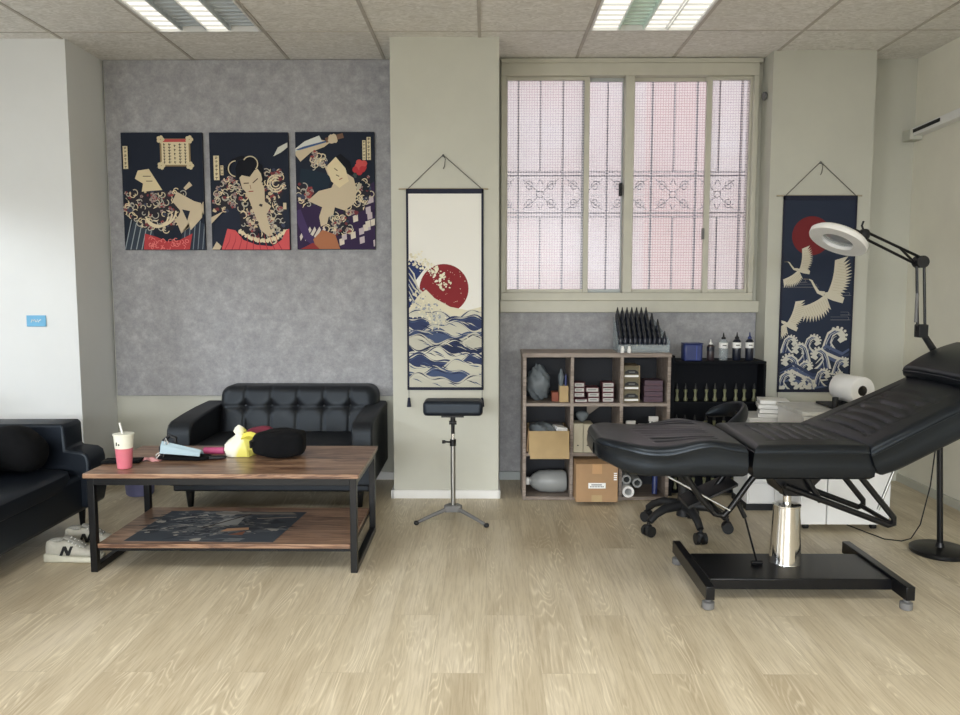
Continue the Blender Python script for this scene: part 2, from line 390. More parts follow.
struct(B().box(.083, 1.7, 4.985, 4.9995, 0, .055).build('baseboard_back', 'grey_alu'))
struct(B().box(2.655, 2.6695, 0, 4.985, 0, .05).box(2.335, 2.655, 4.985, 4.9995, 0, .05).build('baseboard_right', 'wall_cream'))

# ------------------------------------------------------------------ window
fy0, fy1 = 4.955, 5.06
b = B().box(wx0 - .01, wx1 + .01, fy0, fy1, wz1 - .075, wz1).box(wx0 - .01, wx1 + .01, fy0, fy1, wz0 + .0005, wz0 + .05)
for xa, xb in ((wx0 - .01, wx0 + .022), (wx1 - .022, wx1 + .01), (.858, .915)): b.box(xa, xb, fy0, fy1, wz0 + .0502, wz1 - .0752)
win = struct(b.build('window_1', 'cream_alu', bevel=.003), 'four sash sliding window with grid pressed glass')
b = B().box(.085, 1.72, 4.945, 5.05, 1.09, wz0, 0); b.build('sill', 'cream_alu', win, bevel=.004)
b = B().box(.09, 1.70, 4.95, 4.999, wz1, CZ - .002); b.build('head_casing', 'cream_alu', win, bevel=.003)
for (x0, x1, y, mt, sl, sr) in ((.122, .642, 4.985, 'cream_alu', .008, .032), (.60, .858, 5.015, 'grey_alu', .03, .008), (.915, 1.41, 5.015, 'cream_alu', .012, .034), (1.368, 1.648, 4.985, 'cream_alu', .034, .012)):
    z0, z1 = wz0 + .05, wz1 - .075
    b = B().box(x0, x0 + sl, y, y + .026, z0, z1).box(x1 - sr, x1, y, y + .026, z0, z1).box(x0 + sl, x1 - sr, y, y + .026, z0, z0 + .022).box(x0 + sl, x1 - sr, y, y + .026, z1 - .02, z1)
    sash = b.build('sash', mt, win, bevel=.002)
    B().box(x0 + sl - .003, x1 - sr + .003, y + .011, y + .015, z0 + .018, z1 - .016).build('pane', 'glass_grid', sash, smooth=False)
B().box(.83, .85, 4.965, 4.998, 1.82, 1.90).box(.836, .846, 4.95, 4.97, 1.83, 1.87).build('latch', 'black_matte', win, bevel=.003)
B().box(1.355, 1.37, 4.968, 4.99, 1.55, 1.62).build('latch', 'grey_plastic', win, bevel=.003)
# outside: alley wall, ground, grille
struct(B().box(-2.5, 5, 6.3, 6.4, -1, 4.2).build('exterior_wall', 'outside'), 'pink tiled wall across the alley')
struct(B().box(-3, 5, 5.2, 6.3, -.2, -.1).build('exterior_ground', 'wall_white'))
gr = thing('window_grille', 'grey iron security grille with a scroll band outside the window', 'grille', (.88, 5.2, 1.1))
b = B()
x = .04; zr = (2.0, 1.975, 1.735, 1.71)
for z in zr: b.box(0, 1.78, 5.195, 5.205, z - .005, z + .005)
b.build('rail', 'iron', gr)
for k, x in enumerate([.06 + .145 * i for i in range(12)]):
    b = B()
    if k % 2: b.box(x - .006, x + .006, 5.19, 5.21, 1.08, 2.72)
    else: b.box(x - .005, x + .005, 5.193, 5.207, 2.0, 2.72).box(x - .005, x + .005, 5.193, 5.207, 1.08, 1.71)
    b.build('bar', 'iron', gr)
for k in range(6):
    cx = .06 + .29 * k; b = B()
    for sx in (-1, 1):
        for sz in (-1, 1):
            pts = []
            for t in range(22):
                a = t / 21 * 1.6 * 2 * PI; rr = .036 * (1 - t / 26)
                pts.append((cx + sx * (.072 + rr * math.cos(a) * .9), 5.2, 1.855 + sz * (.055 + rr * math.sin(a))))
            b.path(pts, .0035, 5)
            b.path([(cx + sx * .012, 5.2, 1.855 + sz * .012), (cx + sx * .05, 5.2, 1.855 + sz * .05), (cx + sx * .12, 5.2, 1.855 + sz * .1)], .0035, 5)
            b.path([(cx + sx * .02, 5.2, 1.855 + sz * .06), (cx, 5.2, 1.855 + sz * .1)], .0035, 5)
    b.path([(cx + .022 * math.cos(a / 12 * 2 * PI), 5.2, 1.855 + .022 * math.sin(a / 12 * 2 * PI)) for a in range(12)], .0035, 5, closed=True)
    b.build('scroll_ornament', 'iron', gr)
tag(B().lathe([(.018, 0), (.026, .006), (.026, .02), (.015, .026)], (1.714, 4.92, 2.415), 18, mat=RY(-PI / 2)).build('cable_cap', 'grey_plastic'), 'small round grey cap on the pillar side right of the window', 'cap')

# ------------------------------------------------------------------ ceiling lights
def troffer(ci, label, two_dark):
    x0 = G0 + GS * (ci - 1); x1 = x0 + GS; y1 = GY; y0 = GY - 2 * GS
    t = thing('ceiling_light', label, 'ceiling light', ((x0 + x1) / 2, (y0 + y1) / 2, CZ), 0, 'fluorescent ceiling lights')
    b = B(); e = .012
    b.box(x0 + .011, x0 + .011 + e, y0, y1 - .004, CZ - .002, CZ + .1).box(x1 - .011 - e, x1 - .011, y0, y1 - .004, CZ - .002, CZ + .1)
    b.box(x0 + .011, x1 - .011, y1 - .004 - e, y1 - .004, CZ - .002, CZ + .1).box(x0 + .011, x1 - .011, y0, y0 + e, CZ - .002, CZ + .1).box(x0, x1, y0, y1, CZ + .1, CZ + .11)
    b.build('housing', 'white', t)
    lit, dark = ([(.022, .14), (.285, .405)], [(.145, .28), (.41, .572)]) if two_dark else ([(.022, .165), (.31, .425), (.44, .572)], [(.17, .305)])
    for a, c in lit:
        B().box(x0 + a, x0 + c, y0 + .015, y1 - .018, CZ + .012, CZ + .02).build('lamp_diffuser', 'tube', t, bevel=.004)
        b = B(); k = y0 + .05
        while k < y1 - .03: b.box(x0 + a, x0 + c, k, k + .003, CZ + .002, CZ + .0118); k += .075
        b.box(x0 + a, x0 + a + .003, y0 + .015, y1 - .018, CZ + .002, CZ + .0118).box(x0 + c - .003, x0 + c, y0 + .015, y1 - .018, CZ + .002, CZ + .0118)
        b.build('grille', 'white', t)
    for a, c in dark:
        b = B().box(x0 + a, x0 + c, y0 + .015, y1 - .018, CZ + .026, CZ + .03)
        k = y0 + .03
        while k < y1 - .03:
            b.box(x0 + a, x0 + c, k, k + .005, CZ + .018, CZ + .026); k += .055
        b.box(x0 + a, x0 + a + .004, y0 + .015, y1 - .018, CZ + .003, CZ + .026).box(x0 + c - .004, x0 + c, y0 + .015, y1 - .018, CZ + .003, CZ + .026)
        b.build('louvre', 'louvre' if two_dark else 'teal', t)
troffer(1, 'fluorescent ceiling light with two lit strips and dark louvres above the triptych', True)
troffer(5, 'bright fluorescent ceiling light with a teal louvre strip near the window', False)

# ------------------------------------------------------------------ flat artwork builder
class Art:
    """coloured printed shapes on a flat sheet; u right, v up, metres"""
    def __init__(s): s.p = []
    def poly(s, pts, c): s.p.append((pts, c)); return s
    def rect(s, u0, v0, u1, v1, c): return s.poly([(u0, v0), (u1, v0), (u1, v1), (u0, v1)], c)
    def disc(s, u, v, r, c, n=28, ry=None): ry = ry or r; return s.poly([(u + r * math.cos(2 * PI * i / n), v + ry * math.sin(2 * PI * i / n)) for i in range(n)], c)
    def blob(s, u, v, r, c, j=.3, n=14): return s.poly([(u + r * (1 + random.uniform(-j, j)) * math.cos(2 * PI * i / n), v + r * (1 + random.uniform(-j, j)) * math.sin(2 * PI * i / n)) for i in range(n)], c)
    def stroke(s, pts, w, c):
        L, Rr = [], []; N = len(pts)
        for i, (x, y) in enumerate(pts):
            a = pts[max(i - 1, 0)]; d = pts[min(i + 1, N - 1)]; dx, dy = d[0] - a[0], d[1] - a[1]; q = math.hypot(dx, dy) or 1
            ww = (w[min(i, len(w) - 1)] if isinstance(w, list) else w) / 2
            L.append((x - dy / q * ww, y + dx / q * ww)); Rr.append((x + dy / q * ww, y - dx / q * ww))
        for i in range(N - 1): s.poly([L[i], L[i + 1], Rr[i + 1], Rr[i]], c)
        return s
    def ring(s, u, v, r, w, c, a0=0, a1=2 * PI, n=18): return s.stroke([(u + r * math.cos(a0 + (a1 - a0) * i / n), v + r * math.sin(a0 + (a1 - a0) * i / n)) for i in range(n + 1)], w, c)
    def build(s, name, place, parent, w=None, h=None):
        bm = bmesh.new(); ly = bm.loops.layers.float_color.new('Ink')
        for k, (pts, c) in enumerate(s.p):
            if w: pts = clip(pts, w, h)
            if len(pts) < 3: continue
            fc = bm.faces.new([bm.verts.new(place(u, v, .0004 + k * 6e-6)) for u, v in pts])
            cc = lin(c)
            for lp in fc.loops: lp[ly] = cc
            fc.normal_update()
        o0 = ORG.get(parent.name, Vector()); bmesh.ops.translate(bm, verts=bm.verts[:], vec=-o0)
        me = bpy.data.meshes.new(name); bm.to_mesh(me); bm.free(); me.materials.append(M['ink'])
        o = bpy.data.objects.new(name, me); COL.objects.link(o); o.parent = parent; ORG[o.name] = o0
        return o
def clip(pts, w, h):
    for ax, lim, sg in ((0, 0, 1), (0, w, -1), (1, 0, 1), (1, h, -1)):
        out = []
        for i, p in enumerate(pts):
            q = pts[i - 1]; ip = (p[ax] - lim) * sg >= 0; iq = (q[ax] - lim) * sg >= 0
            if ip != iq:
                t = (lim - q[ax]) / (p[ax] - q[ax]); out.append((q[0] + t * (p[0] - q[0]), q[1] + t * (p[1] - q[1])))
            if ip: out.append(p)
        pts = out
        if not pts: return []
    return pts
def inside(p, poly):
    x, y = p; r = False
    for i in range(len(poly)):
        a, b_ = poly[i], poly[i - 1]
        if (a[1] > y) != (b_[1] > y) and x < (b_[0] - a[0]) * (y - a[1]) / (b_[1] - a[1]) + a[0]: r = not r
    return r

NAVY = (34, 40, 54); CREAM = (208, 192, 164); RED = (170, 66, 72); PURP = (56, 42, 74)
def pattern(a, poly, n, w, h):
    """dense ornamental cloth: rings, leaves and flowers inside an outline"""
    xs_ = [p[0] for p in poly]; ys_ = [p[1] for p in poly]
    a.poly(poly, (46, 44, 52))
    k = 0
    while k < n:
        q = (random.uniform(min(xs_), max(xs_)), random.uniform(min(ys_), max(ys_)))
        if not inside(q, poly): continue
        k += 1; r = random.uniform(.010, .022); t = random.random(); an = random.uniform(0, 6.3)
        if t < .45: a.ring(q[0], q[1], r, .006, random.choice([(222, 206, 172), (200, 190, 165), (180, 176, 165)]), an, an + 4.2, 10)
        elif t < .62:
            for m in range(5): a.disc(q[0] + r * .6 * math.cos(an + m * 1.256), q[1] + r * .6 * math.sin(an + m * 1.256), r * .42, random.choice([(150, 128, 128), (168, 150, 140), (150, 70, 72)]), 8)
        elif t < .8: a.stroke([(q[0] - r * math.cos(an), q[1] - r * math.sin(an)), q, (q[0] + r * math.cos(an + .5), q[1] + r * math.sin(an + .5))], [.002, .009, .002], (226, 210, 178))
        else: a.blob(q[0], q[1], r * .7, random.choice([(120, 60, 66), (64, 70, 92), (208, 190, 156), (30, 32, 42)]), .35, 9)
def seal(a, u, v, w_, h_, n=6, cols=1):
    a.rect(u, v, u + w_, v + h_, (222, 208, 172))
    for c in range(cols):
        cx = u + w_ * (c + .5) / cols
        for k in range(n):
            y = v + h_ * (k + .5) / n; s_ = min(w_ / cols, h_ / n) * .36
            a.stroke([(cx - s_, y + s_ * .5), (cx + s_, y + s_ * .3)], s_ * .34, (70, 62, 54)); a.stroke([(cx + s_ * .1, y + s_), (cx - s_ * .2, y - s_)], s_ * .34, (70, 62, 54))
            if k % 2: a.stroke([(cx - s_, y - s_ * .6), (cx + s_ * .8, y - s_ * .4)], s_ * .3, (70, 62, 54))
def canvas(x0, x1, z0, z1, label, draw):
    t = thing('art_print', label, 'wall art', ((x0 + x1) / 2, 4.97, z0), 0, 'triptych on the grey felt panel')
    B().box(x0, x1, 4.952, 4.9745, z0, z1).build('canvas', P('navy_canvas', NAVY, .7), t, bevel=.002)
    a = Art(); w, h = x1 - x0 - .004, z1 - z0 - .004; a.rect(0, 0, w, h, NAVY); draw(a, w, h)
    a.build('print', lambda u, v, d: (x0 + .002 + u, 4.952 - d, z0 + .002 + v), t, w, h)
def draw1(a, w, h):
    a.poly([(0, .02), (.06, .18), (.16, .24), (.2, 0), (0, 0)], (58, 68, 80)); a.poly([(.34, .02), (.40, .2), (w, .16), (w, 0), (.34, 0)], (52, 60, 74))
    for k in range(5):
        a.stroke([(.0 + .035 * k, 0), (.05 + .035 * k, .2)], .006, (150, 160, 166)); a.stroke([(.37 + .03 * k, 0), (.39 + .03 * k, .18)], .005, (130, 140, 150))
    pattern(a, [(0, .22), (.02, .36), (.16, .36), (.38, .37), (.40, .25), (.30, .12), (.13, .13)], 120, w, h)
    a.poly([(.34, .36), (.45, .30), (w, .22), (w, .3), (.44, .16), (.36, .10), (.33, .18), (.36, .24), (.31, .3)], CREAM)
    a.poly([(.34, .33), (.49, .29), (.495, .2), (.42, .12), (.40, .2), (.36, .22)], CREAM); a.poly([(.37, .25), (.42, .24), (.40, .18)], NAVY)
    a.stroke([(.39, .375), (.43, .41)], [.02, .03], CREAM)
    for k in range(3): a.ring(.21 + .01 * k, .21 + .02 * k, .07 + .016 * k, .011, (228, 214, 182), 3.6, 6.2)
    a.poly([(.08, .44), (.10, .49), (.17, .50), (.25, .37), (.12, .36), (.13, .41)], (222, 206, 168)); a.stroke([(.13, .455), (.18, .455)], .005, (110, 96, 80)); a.stroke([(.15, .425), (.19, .425)], .005, (110, 96, 80))
    a.poly([(.12, 0), (.13, .10), (.2, .08), (.27, .05), (.35, .06), (.43, .1), (.41, 0)], (188, 70, 74))
    for k in range(34):
        u, v = random.uniform(.14, .40), random.uniform(.0, .07); a.ring(u, v, .012, .004, (232, 132, 128), k, k + 3, 8)
    a.rect(.245, .515, .435, .685, (150, 130, 96)); a.rect(.255, .525, .425, .678, (226, 212, 176)); a.rect(.255, .664, .425, .682, (190, 84, 82))
    for (u, v) in ((.25, .52), (.43, .52), (.25, .68), (.43, .68)):
        for m in range(5): a.disc(u + .014 * math.cos(m * 1.256), v + .014 * math.sin(m * 1.256), .012, (216, 202, 166), 8)
    for c in range(5):
        for k in range(7 if c != 2 else 5):
            u = .272 + .033 * c; v = .54 + .018 * k * (7 / (7 if c != 2 else 5)); s_ = .009 if c in (1, 3) else .006
            a.stroke([(u - s_, v), (u + s_, v + .003)], .004, (64, 54, 46)); a.stroke([(u, v - .008), (u - .003, v + .008)], .0045, (64, 54, 46))
    seal(a, .012, .50, .03, .14, 6)
def draw2(a, w, h):
    a.poly([(0, 0), (.02, .16), (.12, .3), (.3, .3), (w, .26), (w, 0)], (40, 46, 62))
    pattern(a, [(.02, .34), (.06, .42), (.14, .46), (.2, .38), (.17, .3), (.10, .24), (.02, .24)], 55, w, h)
    pattern(a, [(.31, .42), (.36, .50), (.44, .49), (.475, .40), (.44, .32), (.36, .32)], 50, w, h)
    for k in range(3): a.ring(.41, .41, .02 + .016 * k, .007, (226, 212, 178), 1, 6, 14)
    pattern(a, [(.16, .34), (.19, .12), (.26, .05), (.42, .04), (.47, .12), (.42, .34), (.33, .38), (.24, .38)], 130, w, h)
    for k in range(16):
        u = .18 + .29 * k / 15; a.blob(u, .055 + .06 * ((k - 7.5) / 7.5) ** 2, .014, (228, 214, 180), .4, 9)
    a.poly([(.20, .40), (.23, .34), (.26, .26), (.28, .2), (.31, .12), (.36, .08), (.385, .09), (.36, .16), (.35, .22), (.38, .27), (.34, .30), (.34, .38), (.32, .42)], CREAM)
    for k in range(20): a.blob(random.uniform(.22, .4), random.uniform(.1, .34), .012, random.choice([CREAM, (60, 52, 58)]), .4, 8)
    a.poly([(.18, .46), (.20, .38), (.25, .33), (.30, .36), (.33, .44), (.31, .50), (.22, .5)], CREAM)
    a.poly([(.12, .46), (.14, .54), (.22, .565), (.28, .53), (.32, .47), (.335, .40), (.34, .46), (.33, .52), (.27, .57), (.2, .58), (.14, .56), (.1, .5)], (22, 24, 32))
    a.poly([(.16, .50), (.17, .43), (.2, .46), (.25, .45), (.28, .49), (.3, .5), (.26, .56), (.18, .55)], (22, 24, 32))
    a.ring(.165, .50, .048, .007, (206, 194, 164), 1.6, 4.6); a.ring(.255, .53, .046, .007, (206, 194, 164), -.8, 2.6)
    for sx in (-1, 1): a.stroke([(.255 + sx * .045, .425 + sx * .015), (.255 + sx * .012, .412)], .006, (70, 50, 46)); 
    a.stroke([(.25, .40), (.255, .375)], .004, (150, 110, 90)); a.stroke([(.24, .36), (.27, .362)], .006, (150, 60, 56))
    a.poly([(.06, 0), (.10, .13), (.15, .12), (.20, .06), (.28, .03), (.38, .02), (.44, .06), (.47, .12), (w, .13), (w, 0)], (214, 92, 96))
    for k in range(9): a.stroke([(.08 + .045 * k, 0), (.11 + .038 * k, .05), (.12 + .035 * k, .1)], [.006, .004, .001], (176, 58, 70))
    a.poly([(.0, 0), (.03, .05), (.06, .02), (.05, 0)], CREAM); a.poly([(0, .16), (.08, .24), (0, .2)], CREAM)
    seal(a, .025, .43, .035, .15, 6); seal(a, .068, .46, .018, .06, 3)
    a.poly([(.40, .575), (.43, .63), (w, .66), (w, .63), (.45, .6)], (206, 206, 196)); a.rect(.455, .25, .475, .29, (214, 200, 168))
def draw3(a, w, h):
    a.poly([(0, 0), (0, .3), (.08, .34), (.2, .2), (.3, .16), (.4, .36), (w, .42), (w, 0)], PURP)
    for k in range(22):
        u, v = random.uniform(.24, .49), random.uniform(0, .3); a.poly([(u, v), (u + .03, v + .01), (u + .028, v + .05), (u - .003, v + .04)], random.choice([(222, 212, 196), (200, 186, 190), (46, 34, 62)]))
    for k in range(5): a.poly([(.02 + .03 * k, .05), (.06 + .03 * k, .12), (.05 + .03 * k, .14), (.015 + .03 * k, .08)], (214, 206, 196))
    a.stroke([(.0, .24), (.06, .08), (.14, .02)], [.05, .05, .05], (74, 58, 100))
    a.poly([(.03, .50), (.10, .49), (.22, .46), (.2, .38), (.1, .36), (.02, .42)], (34, 48, 62)); 
    pattern(a, [(0, .32), (.02, .42), (.1, .36), (.12, .28), (.04, .26)], 30, w, h)
    pattern(a, [(.30, .2), (.28, .28), (.4, .42), (.46, .46), (.47, .34), (.42, .24)], 60, w, h)
    a.poly([(.16, .56), (.20, .5), (.26, .44), (.30, .48), (.36, .44), (.38, .36), (.36, .28), (.30, .24), (.24, .26), (.22, .17), (.15, .14), (.14, .2), (.16, .26), (.07, .30), (.14, .36), (.22, .38), (.24, .42), (.2, .46)], CREAM)
    a.poly([(.19, .51), (.25, .57), (.31, .50), (.33, .42), (.27, .38), (.22, .42)], (228, 212, 174)); a.poly([(.25, .57), (.28, .59), (.34, .54), (.36, .46), (.33, .46), (.31, .5)], (22, 24, 32))
    a.stroke([(.24, .50), (.26, .485)], .005, (80, 60, 50)); a.stroke([(.25, .46), (.27, .45)], .005, (80, 60, 50)); a.stroke([(.27, .43), (.29, .44)], .005, (150, 60, 56))
    pattern(a, [(.18, .12), (.2, .2), (.29, .22), (.33, .18), (.34, .11), (.26, .08)], 45, w, h)
    a.poly([(.1, .06), (.16, .12), (.24, .09), (.27, 0), (.12, 0)], (176, 116, 84)); a.poly([(.02, .0), (.1, .04), (.14, 0)], (150, 60, 60))
    a.poly([(0, .58), (.03, .54), (.1, .6), (.18, .63), (.22, .66), (.14, .68), (0, .60)], CREAM); pattern(a, [(.08, .54), (.12, .60), (.19, .57), (.2, .52), (.1, .5)], 30, w, h)
    a.poly([(0, .62), (.06, .665), (.15, .70), (.17, .66), (.05, .63), (0, .6)], (214, 216, 210)); a.poly([(0, .612), (.05, .632), (.2, .67), (.2, .66), (.03, .612)], (70, 96, 140))
    a.stroke([(.19, .67), (.30, .7)], .03, (120, 92, 76)); a.blob(.235, .68, .03, CREAM, .2); 
    for m in range(14): a.disc(.405 + .036 * math.cos(m * .9) * (m % 3) / 2, .505 + .03 * math.sin(m * .9) * (m % 3) / 2, .02, (186, 60, 66) if m % 2 else (206, 86, 84), 10)
    for m in range(12): a.blob(.36 + random.random() * .11, .36 + random.random() * .1, .014, random.choice([(70, 84, 80), (190, 182, 160), (34, 40, 48)]), .4)
    seal(a, .445, .55, .025, .14, 6); seal(a, .418, .55, .02, .12, 6)
canvas(-2.285, -1.775, 1.484, 2.21, 'left print of the triptych, with a large cream title cartouche', draw1)
canvas(-1.732, -1.238, 1.484, 2.21, 'middle print of the triptych, facing figure with red robe below', draw2)
canvas(-1.194, -.70, 1.487, 2.212, 'right print of the triptych, with a raised blade and purple cloth', draw3)

# ------------------------------------------------------------------ hanging scrolls
def scroll(x0, x1, z0, z1, y, label, draw, peak, tassels, sheet):
    t = thing('hanging_scroll', label, 'wall hanging', ((x0 + x1) / 2, y, z0))
    B().grid(lambda a, c: Vector((x0 + (x1 - x0) * a, y - .006 - .002 * math.sin(c * 9 + a * 4), z0 + (z1 - z0) * c)), 8, 24)
    b = B().box(x0, x1, y - .009, y - .006, z0, z1); b.build('banner', sheet, t)
    b = B().box(x0 - .004, x1 + .004, y - .012, y - .004, z1 - .025, z1 + .004).box(x0 - .004, x0 + .009, y - .012, y - .004, z0, z1).box(x1 - .009, x1 + .004, y - .012, y - .004, z0, z1).box(x0 - .004, x1 + .004, y - .012, y - .004, z0 - .006, z0 + .014)
    b.build('border', 'scroll_navy', t, bevel=.002)
    B().cyl((x0 - .045, y - .007, z1 + .002), (x1 + .03, y - .007, z1 + .002), .005, n=10).build('rod', 'rod_wood', t)
    px = (x0 + x1) / 2 - .008
    b = B().path([(x0 + .005, y - .01, z1), (px - .003, y - .008, peak)], .0022, 6).path([(px + .003, y - .008, peak), (x1 - .005, y - .01, z1)], .0022, 6)
    b.path([(px, y - .01, peak + .004), (px + .012, y - .012, peak - .02), (px + .008, y - .012, peak - .06), (px + .0, y - .01, peak - .075)], .0022, 6)
    b.build('hanging_cord', 'cord', t)
    B().sell((px, y - .006, peak), (.007, .006, .008), 1, 1, 10, 8).cyl((px, y, peak), (px, y - .01, peak), .0025, n=8).build('nail', 'grey_plastic', t)
    if tassels:
        for x in (x0 + .004, x1 - .004):
            b = B().cyl((x, y - .008, z0), (x, y - .008, z0 - .055), .0012, n=6).lathe([(.003, .0), (.008, -.006), (.008, -.014), (.013, -.055), (.001, -.055)], (x, y - .008, z0 - .05), 12)
            b.build('tassel', 'scroll_navy', t)
    else: B().path([(x0, y - .008, z0), (x0 + .002, y - .008, z0 - .07)], .0015, 6).build('loose_thread', 'cord', t)
    a = Art(); w, h = x1 - x0 - .016, z1 - z0 - .036; draw(a, w, h)
    a.build('print', lambda u, v, d: (x0 + .008 + u, y - .0092 - d, z0 + .012 + v), t, w, h)
def waves(a, w, v0, v1, rows, cols):
    for k in range(rows):
        y = v1 + (v0 - v1) * k / (rows - 1); ph = k * 1.9; am = .018 + .004 * (k % 3)
        top = [(w * i / 40, y + am * math.sin(i / 40 * 7.5 + ph) + .012 * math.sin(i / 40 * 17 + ph * 2.3)) for i in range(41)]
        a.poly(top + [(w, 0), (0, 0)], cols[k % len(cols)])
        for m in range(2):
            o_ = .010 + .012 * m
            a.stroke([(u, v - o_ - .005 * math.sin(u * 30 + k)) for u, v in top], [.001] + [.004 + .003 * math.sin(i * .7 + k) for i in range(38)] + [.001], cols[(k + 1 + m) % len(cols)])
def draw_sea(a, w, h):
    a.rect(0, 0, w, h, (232, 231, 225))
    a.disc(.205, .575, .142, (132, 42, 48), 48)
    C = [(204, 202, 186), (52, 62, 96), (198, 196, 180), (70, 84, 116), (190, 188, 174), (40, 48, 76)]
    # rising swell with foam on the left
    a.poly([(0, .74), (.05, .735), (.10, .70), (.07, .66), (.04, .62), (.06, .56), (.12, .50), (.2, .46), (w, .40), (w, 0), (0, 0)], (44, 58, 104))
    for k in range(5): a.stroke([(0, .70 - .035 * k), (.03, .66 - .04 * k), (.05 + .03 * k, .58 - .04 * k), (.14 + .04 * k, .5 - .03 * k)], [.004, .009, .008, .002], C[(k * 2) % 6])
    a.poly([(0, .46), (.06, .54), (.10, .57), (.15, .52), (.24, .47), (.34, .45), (w, .47), (w, .2), (0, .2)], (218, 212, 188))
    waves(a, w, .06, .44, 11, C)
    for k in range(150):
        t = random.random(); u = .01 + .2 * t + random.gauss(0, .018); v = .745 - .15 * t * t + random.gauss(0, .022)
        a.blob(u, v, random.uniform(.002, .009), random.choice([(228, 222, 198), (214, 208, 184), (234, 230, 212)]), .4, 7)
    for k in range(170):
        t = random.random(); a.blob(.02 + .17 * t + random.gauss(0, .02), .52 - .14 * t + random.gauss(0, .035), random.uniform(.002, .008), random.choice([(228, 222, 198), (212, 206, 182), (150, 156, 168)]), .4, 7)
    for k in range(40): a.disc(random.uniform(.14, .40), random.uniform(.46, .68), random.uniform(.001, .0025), (226, 220, 200), 6)
    for k in range(60):
        u, v = random.uniform(0, w), random.uniform(.0, .4); a.stroke([(u, v), (u + .025, v - .006), (u + .055, v - .022)], [.001, .006, .001], random.choice(C))
def crane(a, u, v, s, flip=1, rot=0):
    CW = (208, 202, 184); cr, sr = math.cos(rot), math.sin(rot)
    T = lambda p: (u + flip * s * (p[0] * cr - p[1] * sr), v + s * (p[0] * sr + p[1] * cr))
    def wing(root, tip, back, n):
        # leading edge plus feather fingers along the trailing edge
        base = [root, tip]; pts = [T(root)]
        L = [(root[0] + (tip[0] - root[0]) * t / 6 + .06 * math.sin(t / 6 * PI), root[1] + (tip[1] - root[1]) * t / 6 - .04 * math.sin(t / 6 * PI)) for t in range(7)]
        pts = [T(p) for p in L]
        for k in range(n):
            t = 1 - (k + .5) / n; ce = (root[0] + (tip[0] - root[0]) * t, root[1] + (tip[1] - root[1]) * t)
            ln = .35 + .65 * math.sin((1 - t) * 2.2 + .3)
            e = (ce[0] + back[0] * ln + (tip[0] - root[0]) * .22 * t, ce[1] + back[1] * ln + (tip[1] - root[1]) * .22 * t)
            i_ = (ce[0] + back[0] * ln * .72, ce[1] + back[1] * ln * .72)
            pts += [T(e), T(i_)]
        a.poly(pts, CW)
        for k in range(n - 1):
            t = 1 - (k + 1) / n; ce = (root[0] + (tip[0] - root[0]) * t, root[1] + (tip[1] - root[1]) * t)
            a.stroke([T((ce[0] + back[0] * .2, ce[1] + back[1] * .2)), T((ce[0] + back[0] * .75, ce[1] + back[1] * .75))], .0014, (176, 160, 128))
    wing((-.02, .0), (.2, 1.1), (.66, -.10), 13)
    wing((-.05, .02), (-.9, -.42), (.30, -.62), 12)
    a.poly([T(p) for p in ((-.12, .06), (.2, .1), (.55, -.1), (.5, -.28), (.2, -.2), (-.05, -.1))], CW)
    a.stroke([T(p) for p in ((-.1, .02), (-.3, .08), (-.42, .26), (-.52, .44), (-.62, .50))], [s * .16, s * .1, s * .07, s * .06, s * .02], CW)
    a.stroke([T((-.60, .49)), T((-.78, .50))], s * .025, (120, 110, 96))
def curl(a, u, v, s, flip=1, c=(204, 202, 192)):
    T = lambda x, y: (u + flip * s * x, v + s * y)
    a.poly([T(-1.3, -1.2), T(-1.0, -.2), T(-.75, .55), T(-.2, .95), T(.4, .85), T(.75, .4), T(.7, -.1), T(.35, -.3), T(.1, -.05), T(.3, .2), T(.05, .45), T(-.3, .2), T(-.35, -.3), T(0, -.8), T(.5, -1.2)], c)
    a.poly([T(-1.05, -1.2), T(-.85, -.2), T(-.62, .42), T(-.15, .74), T(.3, .62), T(.05, .56), T(-.32, .34), T(-.5, -.25), T(-.25, -.75), T(.15, -1.2)], (78, 90, 122))
    a.poly([T(-.8, -1.2), T(-.7, -.3), T(-.5, .25), T(-.2, .52), T(-.42, .2), T(-.52, -.3), T(-.3, -.8), T(-.1, -1.2)], (48, 58, 86))
    for k in range(0, 3, 2): a.stroke([T(-.95 + .2 * k, -1.1), T(-.75 + .2 * k, -.2), T(-.45 + .13 * k, .4 - .12 * k), T(.05, .68 - .2 * k)], [s * .04, s * .07, s * .06, s * .03], (184, 186, 186))
    for k in range(6):
        an = -.4 + k * .5; a.disc(*T(.1 + .72 * math.cos(an), .3 + .68 * math.sin(an)), s * .12, c, 10)
